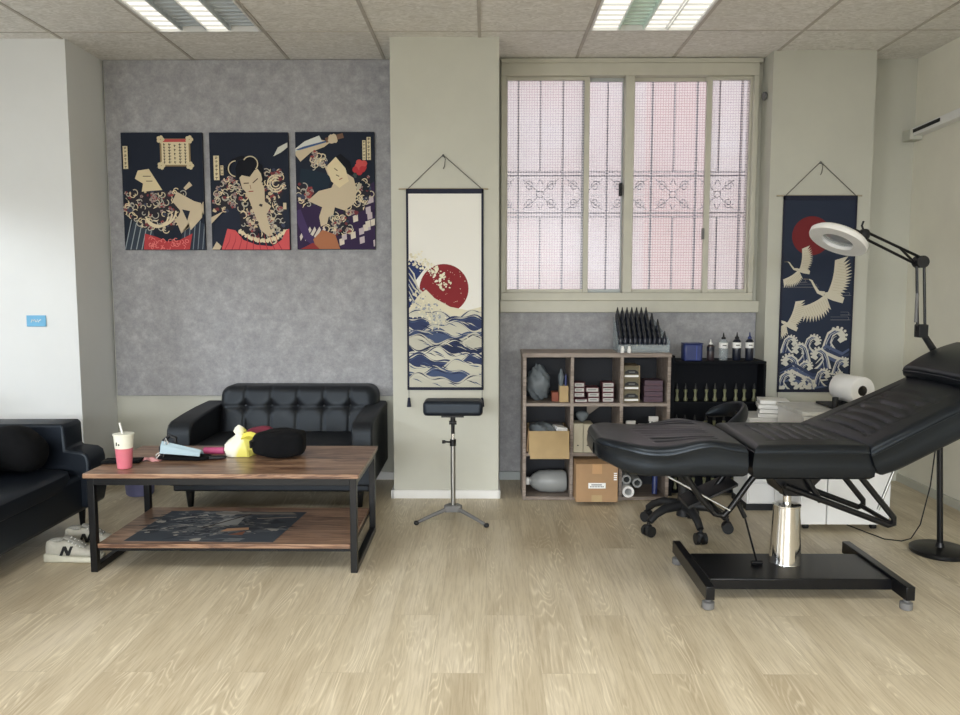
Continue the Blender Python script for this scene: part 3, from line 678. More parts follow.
def draw_crane(a, w, h):
    a.rect(0, 0, w, h, (44, 52, 70)); a.disc(.165, h - .215, .118, (116, 42, 46), 44)
    for (u0, u1, v) in ((0, .15, .66), (0, .22, .63), (.3, w, .58), (.36, w, .46), (.3, w, .43)):
        a.stroke([(u0, v), (u1, v)], .003, (120, 118, 122)); a.stroke([(u0, v + .018), (u1 - .02, v + .018)], .0025, (104, 104, 112)); a.ring(u1 - .02, v + .009, .009, .0025, (120, 118, 122), -PI / 2, PI / 2, 8)
    crane(a, .10, .735, .115, 1, .1); crane(a, .275, .585, .19, 1, .0); crane(a, .035, .405, .13, 1, -.15)
    C1, C2, C3 = (204, 202, 192), (84, 96, 126), (56, 66, 94)
    for (u, v, s, fl) in ((.34, .31, .075, 1), (.06, .285, .05, 1), (.2, .285, .055, 1), (.12, .235, .055, -1)):
        curl(a, u, v, s, fl)
    for k in range(4): a.stroke([(.2 + .01 * k, .20 - .02 * k), (.28, .27 - .022 * k), (.38, .22 - .02 * k), (w, .25 - .03 * k)], [.004, .02, .022, .012], (C2, C3, C1, C2)[k])
    for (u, v, s, fl) in ((.06, .16, .06, -1), (.24, .2, .06, -1), (.38, .15, .05, 1), (.16, .13, .05, 1)): curl(a, u, v, s, fl)
    for k in range(5): a.stroke([(0, .12 - .02 * k), (.08, .16 - .024 * k), (.2, .09 - .02 * k), (.3, .1 - .02 * k)], [.004, .018, .02, .006], (C3, C2, C1, C3, C2)[k])
    for (u, v, s, fl) in ((.05, .06, .055, 1), (.27, .08, .05, 1), (.37, .06, .05, -1), (.17, .04, .04, -1)): curl(a, u, v, s, fl)
    for k in range(18): a.disc(random.uniform(0, w), random.uniform(0, .04), .013, C1, 10)
scroll(-.46, -.022, .655, 1.81, 4.549, 'cream hanging scroll with red sun and blue waves on the middle pillar', draw_sea, 2.0, True, P('cream_cloth', (230, 230, 224), .9))
scroll(1.803, 2.242, .608, 1.80, 4.819, 'navy hanging scroll with white cranes and curling waves on the right pillar', draw_crane, 2.0, False, 'scroll_navy')

# sticker plate on the left wall, with its white mark
t = thing('wall_plate', 'small light blue plate with white lettering on the white wall', 'plate', (-2.64, 4.56, 1.05))
B().box(-2.70, -2.585, 4.553, 4.5595, 1.02, 1.086).build('plate', 'light_blue', t, bevel=.006, seg=3)
b = B(); 
for pts in ([(-2.672, 1.045), (-2.665, 1.062), (-2.658, 1.052), (-2.652, 1.062)], [(-2.648, 1.060), (-2.645, 1.048), (-2.637, 1.050), (-2.634, 1.062)], [(-2.630, 1.046), (-2.622, 1.058), (-2.612, 1.060)]):
    b.path([(x, 4.5525, z) for x, z in pts], .0022, 6)
b.build('lettering', 'paper', t)

# slotted rail on the right wall
t = thing('wall_rail', 'white slotted rail on the right wall beside the corner', 'rail', (RXW, 4.2, 2.2))
b = B().hexa([(2.61, 3.2, 2.235), (2.669, 3.2, 2.235), (2.669, 4.93, 2.17), (2.61, 4.93, 2.17), (2.61, 3.2, 2.285), (2.669, 3.2, 2.285), (2.669, 4.93, 2.22), (2.61, 4.93, 2.22)])
b.build('casing', 'white', t, bevel=.004)
B().hexa([(2.606, 4.62, 2.202), (2.6095, 4.62, 2.202), (2.6095, 4.9, 2.19), (2.606, 4.9, 2.19), (2.606, 4.62, 2.222), (2.6095, 4.62, 2.222), (2.6095, 4.9, 2.21), (2.606, 4.9, 2.21)]).build('slot', 'black_matte', t)
B().box(2.59, 2.669, 4.9, 4.99, 2.15, 2.215).build('end_bracket', 'wall_cream', t, bevel=.004)
B().path([(2.612, 4.4, 2.21), (2.605, 4.39, 2.17), (2.612, 4.385, 2.11)], .0015, 5).build('wire', 'cord', t)

# ------------------------------------------------------------------ loveseat
x0, x1 = -1.785, -.635
t = thing('loveseat', 'charcoal leather loveseat with buttoned back against the felt wall', 'sofa', ((x0 + x1) / 2, 4.6, 0))
B().box(x0 + .02, x1 - .02, 4.285, 4.92, .105, .24).build('base', 'leather_sofa', t, bevel=.012)
B().sell(((x0 + x1) / 2, 4.52, .30), ((x1 - x0) / 2 - .085, .27, .072), .35, .18, 60, 14).build('seat_cushion', 'leather_sofa', t)
def back_surf(u, v):
    bx0, bx1 = x0 + .125, x1 - .05
    X = bx0 + (bx1 - bx0) * u; Zz = .24 + .415 * v
    Wd, Hd, rc = bx1 - bx0, .415, .07
    du, dv_ = min(u, 1 - u) * Wd, (1 - v) * Hd
    if du < rc and dv_ < rc:
        px, pz = rc - du, rc - dv_; k_ = max(px, pz) / max(math.hypot(px, pz), 1e-6)
        du, dv_ = rc - px * k_, rc - pz * k_
        X = bx0 + du if u < .5 else bx1 - du; Zz = .24 + Hd - dv_
    e = min(u * (bx1 - bx0), (1 - u) * (bx1 - bx0), (1 - v) * .43); r = .06
    d = 0 if e > r else r - math.sqrt(max(0, r * r - (r - e) ** 2))
    s_ = u * 6; q = abs(s_ - round(s_)); seam = .007 * math.exp(-(q / .06) ** 2) * (1 if .3 < s_ < 5.7 else 0)
    dv = (v - .66); h_ = .006 * math.exp(-(dv / .03) ** 2)
    bt = .022 * math.exp(-((q * .17) ** 2 + (dv * .43) ** 2) / .0010) if .3 < s_ < 5.7 else 0
    puff = .007 * abs(math.sin(PI * s_)) ** .6
    return Vector((X, 4.70 + .10 * v + d + seam + h_ + bt - puff, Zz - (.3 * d)))
b = B(); v = b.grid(back_surf, 132, 60)
bd = [v[i][0] for i in range(133)] + [v[132][j] for j in range(1, 61)] + [v[i][60] for i in range(131, -1, -1)] + [v[0][j] for j in range(59, 0, -1)]
bk = [b.bm.verts.new((q.co.x, 4.955, q.co.z)) for q in bd]
for i in range(len(bd)): j = (i + 1) % len(bd); b.bm.faces.new((bd[i], bd[j], bk[j], bk[i]))
b.bm.faces.new(bk)
back = b.build('backrest', 'leather_sofa', t, ang=70)
for k in range(1, 6):
    q = back_surf(k / 6, .66); B().sell((q.x, q.y - .002, q.z), (.011, .006, .011), 1, 1, 12, 8).build('button', 'leather_sofa', back)
for sx, xa, xb in ((0, x0, x0 + .135), (1, x1 - .12, x1)):
    prof = [(4.27, .14), (4.27, .43), (4.275, .46), (4.295, .485), (4.33, .50), (4.5, .515), (4.7, .525), (4.93, .53), (4.95, .51), (4.95, .14)]
    B().prism(prof, xa, xb, 'X').build('armrest', 'leather_sofa', t, bevel=.022, seg=4, ang=50)
for lx, ly in ((x0 + .09, 4.36), (x1 - .09, 4.36), (x0 + .09, 4.86), (x1 - .09, 4.86)):
    B().cyl((lx, ly, 0), (lx, ly, .135), .016, .03, 14).build('leg', 'black', t)

# ------------------------------------------------------------------ left sofa, seen from its far end
t = thing('leather_sofa', 'blue black leather sofa at the left edge facing the coffee table', 'sofa', (-2.5, 3.1, 0))
B().box(-2.95, -2.06, 2.1, 4.02, .11, .30).build('base', 'leather_navy', t, bevel=.02, seg=3)
B().sell((-2.46, 2.98, .30), (.41, .88, .06), .4, .2, 60, 14).build('seat_cushion', 'leather_navy', t)
prof = [(-2.95, .30), (-2.95, .545), (-2.93, .56), (-2.15, .562), (-2.135, .55), (-2.132, .432), (-2.10, .428), (-2.05, .422), (-2.025, .405), (-2.015, .37), (-2.015, .2), (-2.03, .13), (-2.95, .13)]
B().prism(prof, 3.87, 4.05, 'Y').build('armrest', 'leather_navy', t, bevel=.014, seg=3, ang=50)
B().prism([(2.1, .13), (2.1, .4), (2.12, .44), (2.28, .44), (2.28, .13)], -2.95, -2.03, 'X').build('armrest', 'leather_navy', t, bevel=.02, seg=3)
B().sell((-2.9, 3.08, .48), (.13, .96, .26), .4, .25, 40, 14).build('backrest', 'leather_navy', t)
for lx, ly in ((-2.12, 3.98), (-2.12, 2.2), (-2.88, 3.98), (-2.88, 2.2)): B().cyl((lx, ly, 0), (lx, ly, .13), .012, .02, 12).build('leg', 'black', t)
tag(B().sell((-2.33, 3.70, .475), (.19, .11, .11), .8, .6, 30, 16, T=RY(.12) @ RX(-.2), fn=lambda p: Vector((p.x, p.y, p.z + .01 * math.sin(p.x * 30)))).build('cushion', 'fabric_black'), 'black rounded cushion leaning on the far arm of the left sofa', 'cushion', 'black cushions on the left sofa')
tag(B().sell((-2.45, 3.35, .455), (.2, .17, .092), .8, .65, 30, 16, T=RY(-.1)).build('cushion', 'fabric_black'), 'flatter black cushion lying nearest the camera on the left sofa', 'cushion', 'black cushions on the left sofa')

# ------------------------------------------------------------------ coffee table
tx0, tx1, ty0, ty1 = -1.745, -.567, 3.325, 3.905
t = thing('coffee_table', 'walnut topped coffee table with black steel frame and lower shelf', 'table', ((tx0 + tx1) / 2, (ty0 + ty1) / 2, 0))
B().box(tx0 - .012, tx1 + .012, ty0 - .012, ty1 + .012, .425, .445).build('tabletop', 'walnut', t, bevel=.002)
s = .03
b = B()
for y in (ty0, ty1 - s): b.box(tx0 + s, tx1 - s, y, y + s, .392, .4245)
for x in (tx0, tx1 - s): b.box(x, x + s, ty0 + s, ty1 - s, .392, .4245).box(x, x + s, ty0 + s, ty1 - s, 0, s)
b.build('frame', 'black', t, bevel=.002)
for x in (tx0, tx1 - s):
    for y in (ty0, ty1 - s): B().box(x, x + s, y, y + s, 0, .4245).build('leg', 'black', t, bevel=.002)
sh = B().box(tx0 + .032, tx1 - .032, ty0 + .005, ty1 - .005, .108, .128).build('shelf', 'walnut', t, bevel=.002)
B().box(tx0 + .03, tx1 - .03, ty0 + .012, ty1 - .012, .094, .1075).build('shelf_rail', 'black', t)

# poster lying on the lower shelf
t = thing('poster', 'dark grey art poster lying on the lower shelf of the coffee table', 'poster', (-1.26, 3.6, .1285))
pq = [(-1.615, 3.365), (-.945, 3.355), (-.90, 3.815), (-1.585, 3.83)]
B().prism(pq, .1283, .1293, 'Z').build('sheet', P('dark_poster', (72, 77, 84), .45, 0, .25, 9), t)
a = Art()
def PT(u, v):
    return tuple((pq[0][i] * (1 - u) + pq[1][i] * u) * (1 - v) + (pq[3][i] * (1 - u) + pq[2][i] * u) * v for i in (0, 1))
a.rect(.004, .004, .996, .996, (66, 72, 80))
G = [(142, 142, 140), (112, 115, 117), (84, 88, 94), (160, 157, 150), (54, 58, 66), (68, 74, 82), (50, 53, 60)]
for k in range(420):
    u, v = min(.95, max(.05, random.gauss(.46, .22))), min(.95, max(.05, random.gauss(.55, .24)))
    big = k < 170; r_ = random.uniform(.03, .07) if big else random.uniform(.006, .022)
    an = random.uniform(-.5, .9); q = random.choice(G[1:6] if big else G)
    if random.random() < .5: a.blob(u, v, r_, q, .45, 12)
    else: a.stroke([(u - r_ * 2 * math.cos(an), v - r_ * 2 * math.sin(an)), (u, v + r_ * .3), (u + r_ * 2 * math.cos(an), v + r_ * 2 * math.sin(an))], [r_ * .2, r_ * .9, r_ * .1], q)
a.poly([(.56, .3), (.74, .36), (.72, .44), (.58, .40)], (190, 150, 118)); a.poly([(.64, .2), (.74, .2), (.73, .32)], (130, 86, 66)); a.poly([(.45, .5), (.62, .52), (.6, .78), (.48, .74)], (158, 160, 158))
a.poly([(.36, .88), (.95, .9), (.9, .97), (.34, .95)], (132, 126, 118)); a.stroke([(.7, .74), (.97, .8)], .02, (170, 160, 150)); a.stroke([(.4, .4), (.62, .9)], .02, (70, 60, 54))
a.build('print', lambda u, v, d: (*PT(u, v), .1294 + d * .3), t)

# ------------------------------------------------------------------ things on the coffee table
TZ = .445
t = thing('drink_cup', 'tall plastic cup of pink milky drink with a straw on the coffee table', 'cup', (-1.625, 3.42, TZ))
B().lathe([(.028, 0), (.031, .003), (.0375, .092), (.001, .092)], (-1.62, 3.42, TZ + .001), 28).build('drink', 'pink', t)
B().lathe([(.0377, .0925), (.0425, .150), (.045, .152), (.045, .157), (.04, .158), (.001, .158)], (-1.62, 3.42, TZ + .001), 28).build('cup_top', 'white_cup', t)
B().cyl((-1.622, 3.42, TZ + .15), (-1.638, 3.425, TZ + .205), .0045, n=10).build('straw', 'white', t)
b = B().box(-1.636, -1.633, 3.378, 3.382, TZ + .11, TZ + .124).box(-1.626, -1.622, 3.377, 3.381, TZ + .11, TZ + .118); b.build('print_mark', 'black_matte', t)
tag(B().box(-1.77, -1.60, 3.50, 3.58, TZ + .0005, TZ + .014, rot=RZ(.1)).build('wallet', 'fabric_black', bevel=.005, seg=3), 'flat black wallet behind the pink drink cup', 'wallet')
t = thing('paper_note', 'crumpled pink and white paper slip right of the drink cup', 'paper', (-1.53, 3.55, TZ))
b = B(); b.grid(lambda u, v: Vector((-1.60 + .085 * u, 3.55 + .06 * v - .02 * u, TZ + .003 + .011 * abs(math.sin(u * 5 + v * 3)) * (1 - u * .6))), 10, 6); o = b.build('sheet', P('pink_paper', (232, 166, 168), .8), t)
o.modifiers.new('thickness', 'SOLIDIFY').thickness = .0012
# dark pouch with strap, mask
t = thing('sunglasses_pouch', 'black strapped pouch lying under the pale blue mask', 'pouch', (-1.44, 3.60, TZ))
B().sell((-1.42, 3.60, TZ + .012), (.125, .045, .0115), .6, .5, 36, 10, T=RZ(-.05)).build('body', 'fabric_black', t)
B().path([(-1.525, 3.59, TZ + .02), (-1.53, 3.595, TZ + .055), (-1.515, 3.60, TZ + .09), (-1.49, 3.605, TZ + .112), (-1.465, 3.61, TZ + .10), (-1.465, 3.61, TZ + .075), (-1.475, 3.61, TZ + .07)], .009, 8).build('strap', 'black_matte', t)
B().path([(-1.51, 3.57, TZ + .012), (-1.50, 3.565, TZ + .05), (-1.484, 3.57, TZ + .092), (-1.478, 3.575, TZ + .075)], .0032, 6).build('clip', 'steel', t)
B().sell((-1.275, 3.60, TZ + .010), (.05, .018, .0085), .6, .6, 24, 10, T=RZ(.2)).build('flap', 'black_matte', t)
def mask_fn(u, v):
    x = -1.515 + .185 * u; c = math.sin(v * PI)
    return Vector((x, 3.545 + .06 * v, TZ + .0285 + .050 * c * (1 - .62 * u) + .012 * (1 - u) - .003 * math.sin(v * 22)))
b = B(); b.grid(mask_fn, 24, 18); t = thing('face_mask', 'pale blue folded face mask resting on the black pouch', 'mask', (-1.42, 3.57, TZ + .025))
o = b.build('mask_body', 'mask_blue', t); o.modifiers.new('thickness', 'SOLIDIFY').thickness = .003
B().path([(-1.515, 3.545, TZ + .045), (-1.53, 3.54, TZ + .035), (-1.528, 3.54, TZ + .018), (-1.512, 3.54, TZ + .036)], .002, 6).build('ear_loop', 'paper', t)
B().path([(-1.50, 3.565, TZ + .08), (-1.49, 3.56, TZ + .11), (-1.48, 3.565, TZ + .08)], .002, 6).build('ear_loop', 'paper', t)
tag(B().lathe([(.012, 0), (.0165, .004), (.0165, .098), (.012, .102)], (-1.375, 3.72, TZ + .0168), 18, mat=RY(PI / 2)).build('pink_tube', 'hot_pink'), 'hot pink plastic tube lying behind the face mask', 'tube')
# shopping bag
gx, gy = -1.185, 3.69
t = thing('shopping_bag', 'small yellow and white plastic bag knotted at the top', 'bag', (gx, gy, TZ))
k = NT('yellow_white_print'); nz = k.n('ShaderNodeTexNoise', Scale=9., Detail=2.); k.l(k.coords(), nz.inputs['Vector'])
sx_ = k.n('ShaderNodeSeparateXYZ'); k.l(k.coords(), sx_.inputs[0]); mxv = k.math('MULTIPLY_ADD', sx_.outputs[0], 5., nz.outputs[0])
k.l(k.ramp(mxv, [(.46, lin((238, 237, 222))), (.62, lin((226, 218, 112)))]), k.b.inputs['Base Color']); k.b.inputs['Roughness'].default_value = .4
rings = []
for z, rx, ry, ox in ((.001, .066, .042, 0), (.03, .070, .046, 0), (.055, .068, .042, .002), (.075, .056, .034, .005), (.092, .036, .024, .006), (.104, .024, .018, .004), (.120, .030, .02, .0), (.136, .020, .012, -.002), (.148, .005, .004, -.004)):
    rings.append([Vector((gx + ox + rx * math.copysign(abs(math.cos(a_)) ** .7, math.cos(a_)) * (1 + .10 * math.sin(a_ * 5 + z * 60)), gy + ry * math.copysign(abs(math.sin(a_)) ** .7, math.sin(a_)) * (1 + .10 * math.cos(a_ * 7 + z * 30)), TZ + z)) for a_ in [2 * PI * i / 30 for i in range(30)]])
B().loft(rings).build('bag_body', k.m, t, ang=25)
b = B(); b.loft([[Vector((gx + .02 + .075 * s_ + q[0] * (1 - .3 * s_), gy - .02 + q[1], TZ + .088 + .02 * math.sin(s_ * 2.6) - .012 * s_ + q[2])) for q in ((-.006, -.015, 0), (.004, -.004, .024 - .01 * s_), (.004, .015, .0), (-.004, .004, -.022))] for s_ in (0, .25, .5, .75, .9)]); b.build('handle_loop', 'yellow', t)
tag(B().sell((-1.14, 3.86, TZ + .056), (.08, .035, .055), .8, .7, 26, 12, T=RZ(.15) @ RY(-.15)).build('red_pouch', 'red'), 'dark red cloth pouch behind the black pillow bag', 'pouch')
t = thing('pillow_bag', 'puffy black fabric bag on the coffee table', 'bag', (-1.0, 3.66, TZ))
def pf(p):
    k_ = 1 - .30 * max(0, (-p.x - .05) / .08)
    return Vector((p.x, p.y * k_, p.z * (k_ + .03 * math.sin(p.x * 50)) + .004 * math.sin(p.x * 40 + p.y * 30)))
B().sell((-.99, 3.665, TZ + .067), (.122, .085, .062), .42, .34, 48, 20, T=RZ(.1), fn=pf).build('body', 'fabric_black', t)
B().path([(-1.085, 3.63, TZ + .07), (-1.108, 3.605, TZ + .06), (-1.105, 3.59, TZ + .085), (-1.08, 3.61, TZ + .095)], .008, 8).build('grab_strap', 'black_matte', t)

# blue bin by the wall
t = thing('waste_bin', 'lavender blue plastic bin on the floor behind the coffee table', 'bin', (-2.10, 4.62, 0))
B().lathe([(.072, 0), (.08, .01), (.092, .165), (.096, .17), (.096, .178), (.088, .178), (.074, .02), (.001, .018)], (-2.10, 4.62, .001), 28).build('bin_body', 'lavender', t)

# ------------------------------------------------------------------ sneakers
def shoe_parts(root):
    def ring(x, hw, zb, zt, lean=0, n=20, sq=.75):
        return [Vector((x, hw * math.copysign(abs(math.cos(a_)) ** sq, math.cos(a_)), (zb + zt) / 2 + (zt - zb) / 2 * math.copysign(abs(math.sin(a_)) ** sq, math.sin(a_)))) for a_ in [2 * PI * i / n for i in range(n)]]
    B().loft([ring(x, w_, .0, z_, sq=.4) for x, w_, z_ in ((-.145, .02, .03), (-.138, .034, .042), (-.10, .041, .04), (-.03, .038, .032), (.05, .046, .028), (.10, .046, .028), (.135, .034, .03), (.15, .014, .032))]).build('sole', 'sole', root, ang=60)
    up = B().loft([ring(x, w_, .025, z_) for x, w_, z_ in ((-.136, .015, .06), (-.128, .03, .098), (-.10, .036, .102), (-.075, .036, .092), (-.03, .036, .1), (.01, .039, .088), (.05, .042, .068), (.09, .041, .056), (.122, .03, .048), (.14, .012, .038))]).build('upper', 'shoe', root, ang=60)
    B().sell((-.085, 0, .098), (.035, .022, .012), .9, .8, 18, 8).build('collar_opening', 'shoe_mesh', up)
    B().loft([ring(x, w_, z_ - .012, z_) for x, w_, z_ in ((-.045, .02, .117), (-.02, .024, .112), (.03, .024, .09), (.06, .02, .072))]).build('tongue', 'shoe_mesh', up, ang=60)
    b = B()
    for k in range(5): x = -.015 + .017 * k; z = .109 - .0095 * k; b.path([(x, -.026, z - .012), (x + .004, 0, z + .002), (x, .026, z - .012)], .0032, 6)
    b.build('laces', 'paper', up)
    for sy in (-1, 1):
        # bold letter on the flank
        b = B(); y0, y1 = (sy * .037, sy * .0425); y0, y1 = min(y0, y1), max(y0, y1); sl = .012
        q = lambda x, z: (x + (z - .035) * .45, z)
        b.prism([q(-.055, .036), q(-.042, .036), q(-.042, .078), q(-.055, .078)], y0, y1, 'Y').prism([q(-.055, .078), q(-.041, .078), q(-.006, .036), q(-.02, .036)], y0, y1, 'Y').prism([q(-.019, .036), q(-.006, .036), q(-.006, .078), q(-.019, .078)], y0, y1, 'Y')
        b.build('letter_mark', 'black_matte', up)
sh = thing('sneaker', 'near pale grey sneaker with a black N mark beside the table leg', 'shoe', (-1.895, 3.475, 0), .04, 'sneakers under the left sofa', True)
shoe_parts(sh); sh.scale = (.9, .95, 1)
dup(sh, (-1.905, 3.66, 0), .12, 'far pale grey sneaker half hidden behind the nearer one', 'sneakers under the left sofa')

# ------------------------------------------------------------------ armrest stand
cx, cy = -.18, 4.12
t = thing('armrest_stand', 'black padded armrest on a chrome tripod stand before the pillar', 'armrest stand', (cx, cy, 0))
B().box(cx - .155, cx + .16, cy - .075, cy + .075, .575, .655).build('arm_pad', 'leather_navy', t, bevel=.022, seg=4, ang=50)
B().box(cx - .06, cx + .06, cy - .05, cy + .05, .566, .5745).build('mount_plate', 'black', t)
B().cyl((cx, cy, .535), (cx, cy, .566), .014, n=14).cyl((cx - .02, cy, .53), (cx + .02, cy, .53), .011, n=12).cyl((cx, cy, .47), (cx, cy, .53), .010, n=12).build('tilt_joint', 'black', t)
B().cyl((cx, cy, .41), (cx, cy, .50), .0085, n=14).build('inner_tube', 'chrome', t)
B().cyl((cx, cy, .405), (cx, cy, .44), .017, n=16).build('height_collar', 'black', t)
B().cyl((cx, cy - .005, .425), (cx - .045, cy - .01, .428), .005, n=8).cyl((cx - .04, cy - .01, .428), (cx - .058, cy - .012, .428), .009, n=12).build('clamp_knob', 'black', t)
B().cyl((cx, cy, .06), (cx, cy, .41), .013, n=18).build('pole', 'steel', t)
B().prism([(-.045, -.03), (.045, -.03), (.055, 0), (.03, .035), (-.03, .035), (-.055, 0)], .05, .085, 'Z').bm.free()
b = B(); b.prism([(cx + u, cy + v_) for u, v_ in ((-.045, -.03), (.045, -.03), (.05, .0), (.025, .04), (-.025, .04), (-.05, .0))], .045, .082, 'Z'); b.build('hub', 'grey_plastic', t, bevel=.006)
for dx, dy in ((-.19, -.10), (.18, -.14), (0, .2)):
    leg = B().path([(cx + dx * .18, cy + dy * .18, .062), (cx + dx * .6, cy + dy * .6, .038), (cx + dx, cy + dy, .012)], [.011, .010, .009], 10).build('leg', 'grey_plastic', t)
    B().sell((cx + dx, cy + dy, .012), (.014, .014, .0118), .8, .8, 12, 8).build('rubber_foot', 'black_matte', leg)

# ------------------------------------------------------------------ cube shelf
X0, X1, Y0, Y1, ZT = .212, 1.068, 4.50, 4.80, .870
t = thing('cube_shelf', 'grey brown nine cubby shelf unit below the window', 'shelf', ((X0 + X1) / 2, 4.65, 0))
th = .019
b = B().box(X0 - .004, X1 + .004, Y0 - .003, Y1, ZT - .024, ZT); b.build('top_board', 'ash', t, bevel=.001)
for x in (X0, X1 - th): B().box(x, x + th, Y0, Y1, 0, ZT - .0245).build('side_panel', 'ash', t, bevel=.001)
D1, D2 = .488, .776; SZ1, SZ2 = .578, .283
for x in (D1, D2): B().box(x, x + th, Y0 + .002, Y1, .0, ZT - .0245).build('divider', 'ash', t, bevel=.001)
spans = ((X0 + th, D1), (D1 + th, D2), (D2 + th, X1 - th))
for z in (SZ1, SZ2, .022):
    for a_, c_ in spans: B().box(a_ + .0003, c_ - .0003, Y0 + .003, Y1, z - th, z).build('shelf_board', 'ash', t, bevel=.001)
B().box(X0 + .002, X1 - .002, Y1, Y1 + .005, .01, ZT - .003).build('back_panel', 'dark_back', t)

# contents, top left cubby
z = SZ1 + .001
t = thing('plastic_bag', 'crumpled clear plastic bag in the top left cubby', 'bag', (.32, 4.62, z))
B().sell((.308, 4.63, z + .107), (.066, .06, .104), .75, .7, 36, 24, fn=lambda p: Vector((p.x * (1 - .55 * max(0, p.z / .104) ** 2), p.y * (1 - .4 * max(0, p.z / .104)), p.z)) * (1 + .14 * math.sin(p.x * 90 + p.z * 70) * math.cos(p.y * 80 + p.z * 30))).build('bag_film', 'bag', t)
B().sell((.305, 4.64, z + .056), (.05, .04, .05), .5, .6, 20, 12).build('bag_contents', P('dark_blue_grey_cloth', (62, 68, 80), .9), t)
tag(B().box(.385, .425, 4.56, 4.64, z, z + .055).build('small_box', 'red_brown', bevel=.002), 'small red brown box between the plastic bag and tan pen box', 'box')
t = thing('pen_box', 'open tan card box holding tools in the top left cubby', 'box', (.455, 4.58, z))
b = B().box(.428, .432, 4.54, 4.62, z, z + .095).box(.476, .480, 4.54, 4.62, z, z + .095).box(.432, .476, 4.54, 4.544, z, z + .095).box(.432, .476, 4.616, 4.62, z, z + .095).box(.432, .476, 4.544, 4.616, z, z + .004)
b.build('box_body', 'cardboard_light', t)
tag(B().sell((.44, 4.58, z + .125), (.016, .02, .07), .9, .9, 16, 14, fn=lambda p: p * (1 + .12 * math.sin(p.z * 90))).build('tool_bag', 'bag'), 'pale film wrapped bundle standing in the tan card box', 'bundle')
tag(B().cyl((.464, 4.57, z + .006), (.468, 4.575, z + .15), .007, n=12).cyl((.468, 4.575, z + .15), (.4685, 4.576, z + .16), .004, n=10).build('blue_pen', 'blue'), 'blue marker standing in the tan card box', 'pen')
# small boxes, top middle cubby
def small_box(x, zz, label, w_=.062, d=.10, h=.028, y=4.535, rz=0):
    t = thing('needle_box', label, 'box', (x, y, zz), rz, 'small white fronted boxes in the top middle cubby', True)
    B().box(-w_ / 2, w_ / 2, 0, d, 0, h).build('carton', 'maroon', t, bevel=.001)
    B().box(-w_ / 2 + .004, w_ / 2 - .004, -.001, -.0003, .004, h - .004).box(-w_ / 2 + .012, w_ / 2 - .016, -.0016, -.001, .012, .017, 1).build('front_label', ['dull_label', 'grey_plastic'], t)
    return t
pos = ['lowest', 'second lowest', 'second from the top', 'topmost']
for k in range(1, 4): small_box(.543, SZ1 + .0085 + .0295 * k - .008, f'{pos[k]} white fronted box of the left stack in the top middle cubby')
small_box(.552, SZ1 + .001, 'bottom white box jutting from the left stack in the top middle cubby', .075, .10, .022, 4.52, .06)
p3 = ['lowest', 'middle', 'topmost']
for k in range(3): small_box(.627 - (k == 2) * .008, SZ1 + .001 + .0295 * k, f'{p3[k]} box of the centre stack in the top middle cubby', .068 if k < 2 else .076)
for k in range(4): small_box(.712, SZ1 + .001 + .0295 * k, f'{pos[k]} maroon sided box of the right stack in the top middle cubby', .068)
# mini drawers, top right cubby
dz = SZ1 + .001
t = thing('mini_drawers', 'three tier tan desktop drawer box in the top right cubby', 'drawers', (.846, 4.58, dz))
b = B().box(.798, .803, 4.53, 4.70, dz, dz + .215).box(.890, .895, 4.53, 4.70, dz, dz + .215).box(.803, .89, 4.695, 4.70, dz, dz + .215)
for k in range(4): b.box(.803, .89, 4.53, 4.695, dz + .0702 * k, dz + .0702 * k + .004)
b.build('carcass', P('tan_grey_card', (140, 126, 102), .8), t)
for k in range(3):
    z = dz + .005 + .0702 * k
    d = B().box(.8045, .8885, 4.532, 4.69, z, z + .062).build('drawer', P('olive_card', (106, 99, 78), .7), t, bevel=.001)
    B().prism([(.808, z + .022), (.885, z + .022), (.885, z + .034), (.868, z + .046), (.825, z + .046), (.808, z + .034)], 4.529, 4.5317, 'Y').build('hand_hole', 'black_matte', d)
    B().box(.806, .887, 4.527, 4.5317, z + .004, z + .015).build('label_strip', 'paper', d); B().box(.83, .865, 4.5265, 4.529, z + .030, z + .036).build('pull', 'grey_plastic', d)
for k in range(4):
    z = SZ1 + .001 + .0325 * k
    t = thing('plum_box', f'{pos[k]} plum coloured box of the stack in the top right cubby', 'box', (.975, 4.6, z), 0, 'plum boxes in the top right cubby')
    B().box(.922 + .003 * (k % 2), 1.032, 4.535, 4.66, z, z + .031).build('carton', 'purple', t, bevel=.002)
    B().box(.94, 1.015, 4.534, 4.5348, z + .008, z + .011).build('front_print', 'maroon', t)
# middle left: carton hanging over the edge
z = SZ2 + .001
t = thing('open_carton', 'open tan cardboard carton of odds and ends in the middle left cubby', 'box', (.355, 4.55, z))
b = B().box(.245, .249, 4.44, 4.72, z, z + .14).box(.473, .477, 4.44, 4.72, z, z + .14).box(.249, .473, 4.44, 4.444, z - .0, z + .14).box(.249, .473, 4.716, 4.72, z, z + .14).box(.249, .473, 4.444, 4.716, z, z + .004)
b.build('carton_body', 'cardboard_light', t)
B().hexa([(.244, 4.45, z + .14), (.244, 4.70, z + .14), (.2335, 4.70, z + .02), (.2335, 4.45, z + .02), (.247, 4.45, z + .141), (.247, 4.70, z + .141), (.2365, 4.70, z + .018), (.2365, 4.45, z + .018)]).build('flap', 'cardboard', t)
B().hexa([(.2485, 4.437, z + .141), (.475, 4.437, z + .141), (.478, 4.428, z - .02), (.252, 4.428, z - .02), (.2485, 4.44, z + .141), (.475, 4.44, z + .141), (.478, 4.431, z - .02), (.252, 4.431, z - .02)]).build('flap', 'cardboard_light', t)
tag(B().sell((.33, 4.57, z + .115), (.075, .09, .05), .8, .8, 30, 14, fn=lambda p: p * (1 + .12 * math.sin(p.x * 80 + p.y * 60))).build('clear_packaging', 'bag'), 'crumpled clear packaging lying in the open tan carton', 'packaging')
